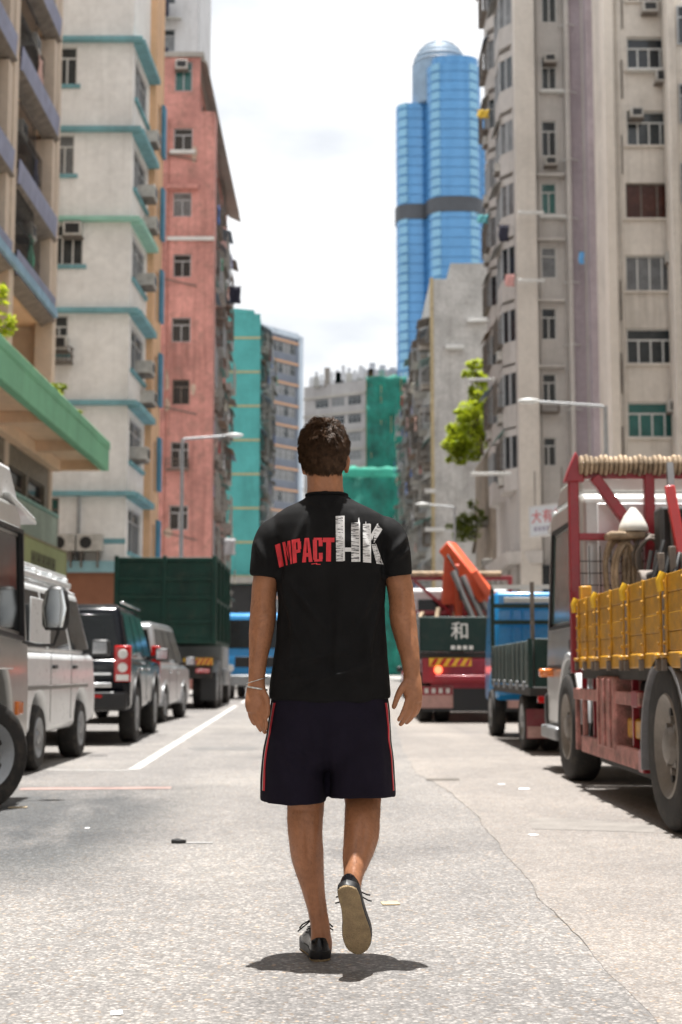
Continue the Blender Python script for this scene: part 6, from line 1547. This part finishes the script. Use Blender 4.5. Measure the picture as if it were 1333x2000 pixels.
for s, y0 in ((-1, YB - .078), (1, YB - .070)):
    for nm, m, a, b in (('stripe', M_STR, 0, .013), ('piping', M_STW, .0145, .018)):
        g = []
        for j in range(40):
            z = z0s + (z1s - z0s) * j / 39; row = []
            for y in (y0 + a, y0 + (a + b) / 2, y0 + b):
                hit = SOB.ray_cast(Vector((ROOT.x + s * 1.0, y, z)), Vector((-s, 0, 0)))
                row.append((hit[0] if hit[0] is not None else Vector((ROOT.x + s * .2, y, z))) + Vector((s * .0015, -.0008, 0)) - ROOT)
            g.append(row)
        MB().sheet(g).build(nm, m, shorts, smooth=80)

# --- hair: a dark cap and many short tapered strands
M_HAIR = pm('hair_brown', (.052, .028, .015), .5, var=.6, vs=60, spec=.18)
random.seed(77)
hr = (.0765, .0985, .110)
def hairline(d):     # lowest normalised z that carries hair for unit direction d
    back = -d.y
    if back > .35: return -.66 + .22 * (1 - back)
    if back > -.25: return -.12 + (-.40) * max(0, (back + .0) / .35)
    return .42
cap = MB(); rg = []
for j in range(15):
    row = []
    for i in range(40):
        a = 2 * math.pi * i / 40; d0 = Vector((math.cos(a), math.sin(a), 0)); lo = hairline(d0) + .06
        z = lo + (1 - lo) * math.sin(math.pi / 2 * j / 14); r0 = math.sqrt(max(0, 1 - min(z, .9995) ** 2))
        row.append(hc + Vector((d0.x * r0 * (hr[0] + .002), d0.y * r0 * (hr[1] + .002), z * (hr[2] + .002))) - ROOT)
    rg.append(row)
cap.loft(rg, True)
hair = cap.build('hair', M_HAIR, man, smooth=80)
st_ = MB()
N_ST = 14000; cnt = 0
while cnt < N_ST:
    d = Vector((random.gauss(0, 1), random.gauss(0, 1), random.gauss(0, 1))).normalized()
    if d.z < hairline(d.normalized()) + random.uniform(-.03, .05): continue
    cnt += 1
    base = hc + Vector((d.x * hr[0], d.y * hr[1], d.z * hr[2]))
    n = Vector((d.x / hr[0], d.y / hr[1], d.z / hr[2])).normalized()
    top = max(0, d.z)
    # growth direction: away from the whorl, down the back and sides, wavy on top
    whorl = Vector((.02, -.35, .93)).normalized()
    away = (d - whorl); away -= n * away.dot(n); away = away.normalized() if away.length > 1e-3 else Vector((1, 0, 0))
    cl = Vector((mnoise.noise(base * 55), mnoise.noise(base * 55 + Vector((7, 0, 0))), mnoise.noise(base * 55 + Vector((0, 9, 0)))))
    ln = (.021 + .016 * top ** .7) * random.uniform(.7, 1.2) * (1.15 if d.y > .3 else 1)
    lift = .30 + .45 * top + .4 * cl.z
    t0 = (n * lift + away * (.8 - .15 * top) + cl * .75 * (.3 + top)).normalized()
    curl = (cl.cross(n) * 1.1 * top - n * .55)
    pts = [base, base + t0 * ln * .5, base + t0 * ln * .85 + curl * ln * .22, base + t0 * ln * 1.05 + curl * ln * .6]
    w = .00075
    st_.tube([p - ROOT for p in pts], [w, w, w * .8, w * .25], 3, cap=False)
st_.build('hair_strands', M_HAIR, hair, smooth=80)

# --- sneakers
M_PATENT = pm('sneaker_black', (.004, .004, .005), .2, var=.15, vs=20, spec=.3); M_FOX = pm('sneaker_rim', (.006, .006, .007), .5, var=.15, vs=20)
M_SOLE = pm('sneaker_sole', (.40, .29, .16), .8, var=.22, vs=30, bump=.9, bs=190, dirt=.2)
def sneaker(M4, name='sneaker'):
    def hwid(t):   # half width along the shoe, heel 0 .. toe 1
        pts = [(0, .0), (.02, .020), (.06, .031), (.14, .036), (.3, .0345), (.45, .0375), (.6, .045), (.72, .0475), (.84, .043), (.93, .031), (.98, .016), (1, 0)]
        for (a, b), (c, d) in zip(pts, pts[1:]):
            if a <= t <= c: return b + (d - b) * (t - a) / (c - a)
        return 0
    L_ = .285; ts = [.0, .012, .03, .06, .1, .16, .24, .32, .4, .5, .6, .7, .78, .86, .92, .965, .988, 1.0]
    bend = lambda t: .012 * max(0, (t - .7) / .3) ** 2
    cxl = lambda t: .008 * math.sin(math.pi * t)
    def outline(z, grow=0.):
        left = [Vector((cxl(t) - hwid(t) - (grow if 0 < t < 1 else 0), L_ * t + (grow if t == 1 else (-grow if t == 0 else 0)), z + bend(t))) for t in ts]
        right = [Vector((cxl(t) + hwid(t) + grow, L_ * t, z + bend(t))) for t in ts[1:-1]]
        return left + right[::-1]
    root_ = MB().loft([outline(.004, -.0015), outline(.007, .0015), outline(.030, .002), outline(.032, -.002)]).xf(M4).build(name, M_FOX, man, smooth=40)
    MB().loft([outline(-.0015, -.003), outline(.001, -.0005), outline(.006, -.0005)]).xf(M4).build('sole', M_SOLE, root_, smooth=30)
    up = MB(); rings = []; ex = lambda t: .38 + .45 * min(1, t / .6)
    for t in [.012, .03, .08, .15, .24, .34, .44, .54, .64, .74, .83, .9, .95, .98]:
        w = hwid(t) * .97
        h = .068 if t < .08 else (.064 if t < .2 else (.062 + .028 * math.sin(math.pi * (t - .2) / .5) ** 2 * .9 if t < .46 else .09 - (t - .46) / .52 * .052))
        if t > .9: h = .046 - (t - .9) * .3
        rings.append([Vector((cxl(t) + w * math.copysign(abs(math.cos(a)) ** ex(t), math.cos(a)) * (1 - (.10 + .12 * t) * max(0, math.sin(a))), L_ * t + (.004 * max(0, math.sin(a)) if t < .1 else 0), .026 + bend(t) + (h - .02) * max(0, math.sin(a)) ** ex(t))) for a in [math.pi * k / 14 for k in range(15)]])
    up.loft(rings, True).xf(M4).build('upper', M_PATENT, root_, smooth=60)
    lc = MB()
    for k in range(4):
        y = L_ * (.42 + .085 * k); z = .1 - .012 * k
        lc.tube([(-.028, y, z - .012), (0, y + .004, z), (.030, y, z - .012)], .0025, 6)
    for s in (-1, 1):
        lc.tube([(0, L_ * .42, .102), (s * .022, L_ * .39, .112), (s * .046, L_ * .40, .098), (s * .056, L_ * .38, .088)], .0026, 6)
        lc.tube([(0, L_ * .42, .102), (s * .02, L_ * .43, .106), (s * .05, L_ * .44, .082), (s * .06, L_ * .43, .075)], .0024, 6)
    lc.xf(M4).build('laces', pm('lace_black', (.012, .012, .013), .8, var=.1), root_)
    return root_
hp = gnd(627, 1879)
sneaker(Matrix.Translation(hp - ROOT + Vector((0, 0, .002))) @ Matrix.Rotation(R(9), 4, 'Z'))
H_ = at(676, 1730, 4.475); T_ = at(700, 1866, 4.60); yv = (T_ - H_).normalized(); zv = Vector((.05, .7, .7)); zv = (zv - yv * zv.dot(yv)).normalized(); xv = yv.cross(zv)
Mr = Matrix((xv, yv, zv)).transposed().to_4x4(); Lr = (T_ - H_).length / .285
sneaker(Matrix.Translation(H_ - ROOT) @ Mr @ Matrix.Scale(max(.96, min(1.04, Lr)), 4))
print('SHOE LEN RATIO', Lr)

# --- two bracelets on the left wrist
M_SILV = pm('bracelet_silver', (.55, .55, .52), .3, .8, var=.3, vs=120)
for py, r_, tl in ((1329, .0016, .010), (1344, .0030, -.006)):
    c = mp(502, py, YB - .048); ring_ = []
    for k in range(28):
        a = 2 * math.pi * k / 28; ring_.append(c + Vector((.0335 * math.cos(a), .027 * math.sin(a), tl * math.cos(a))))
    ringtube('bracelet', ring_, r_, M_SILV, man)
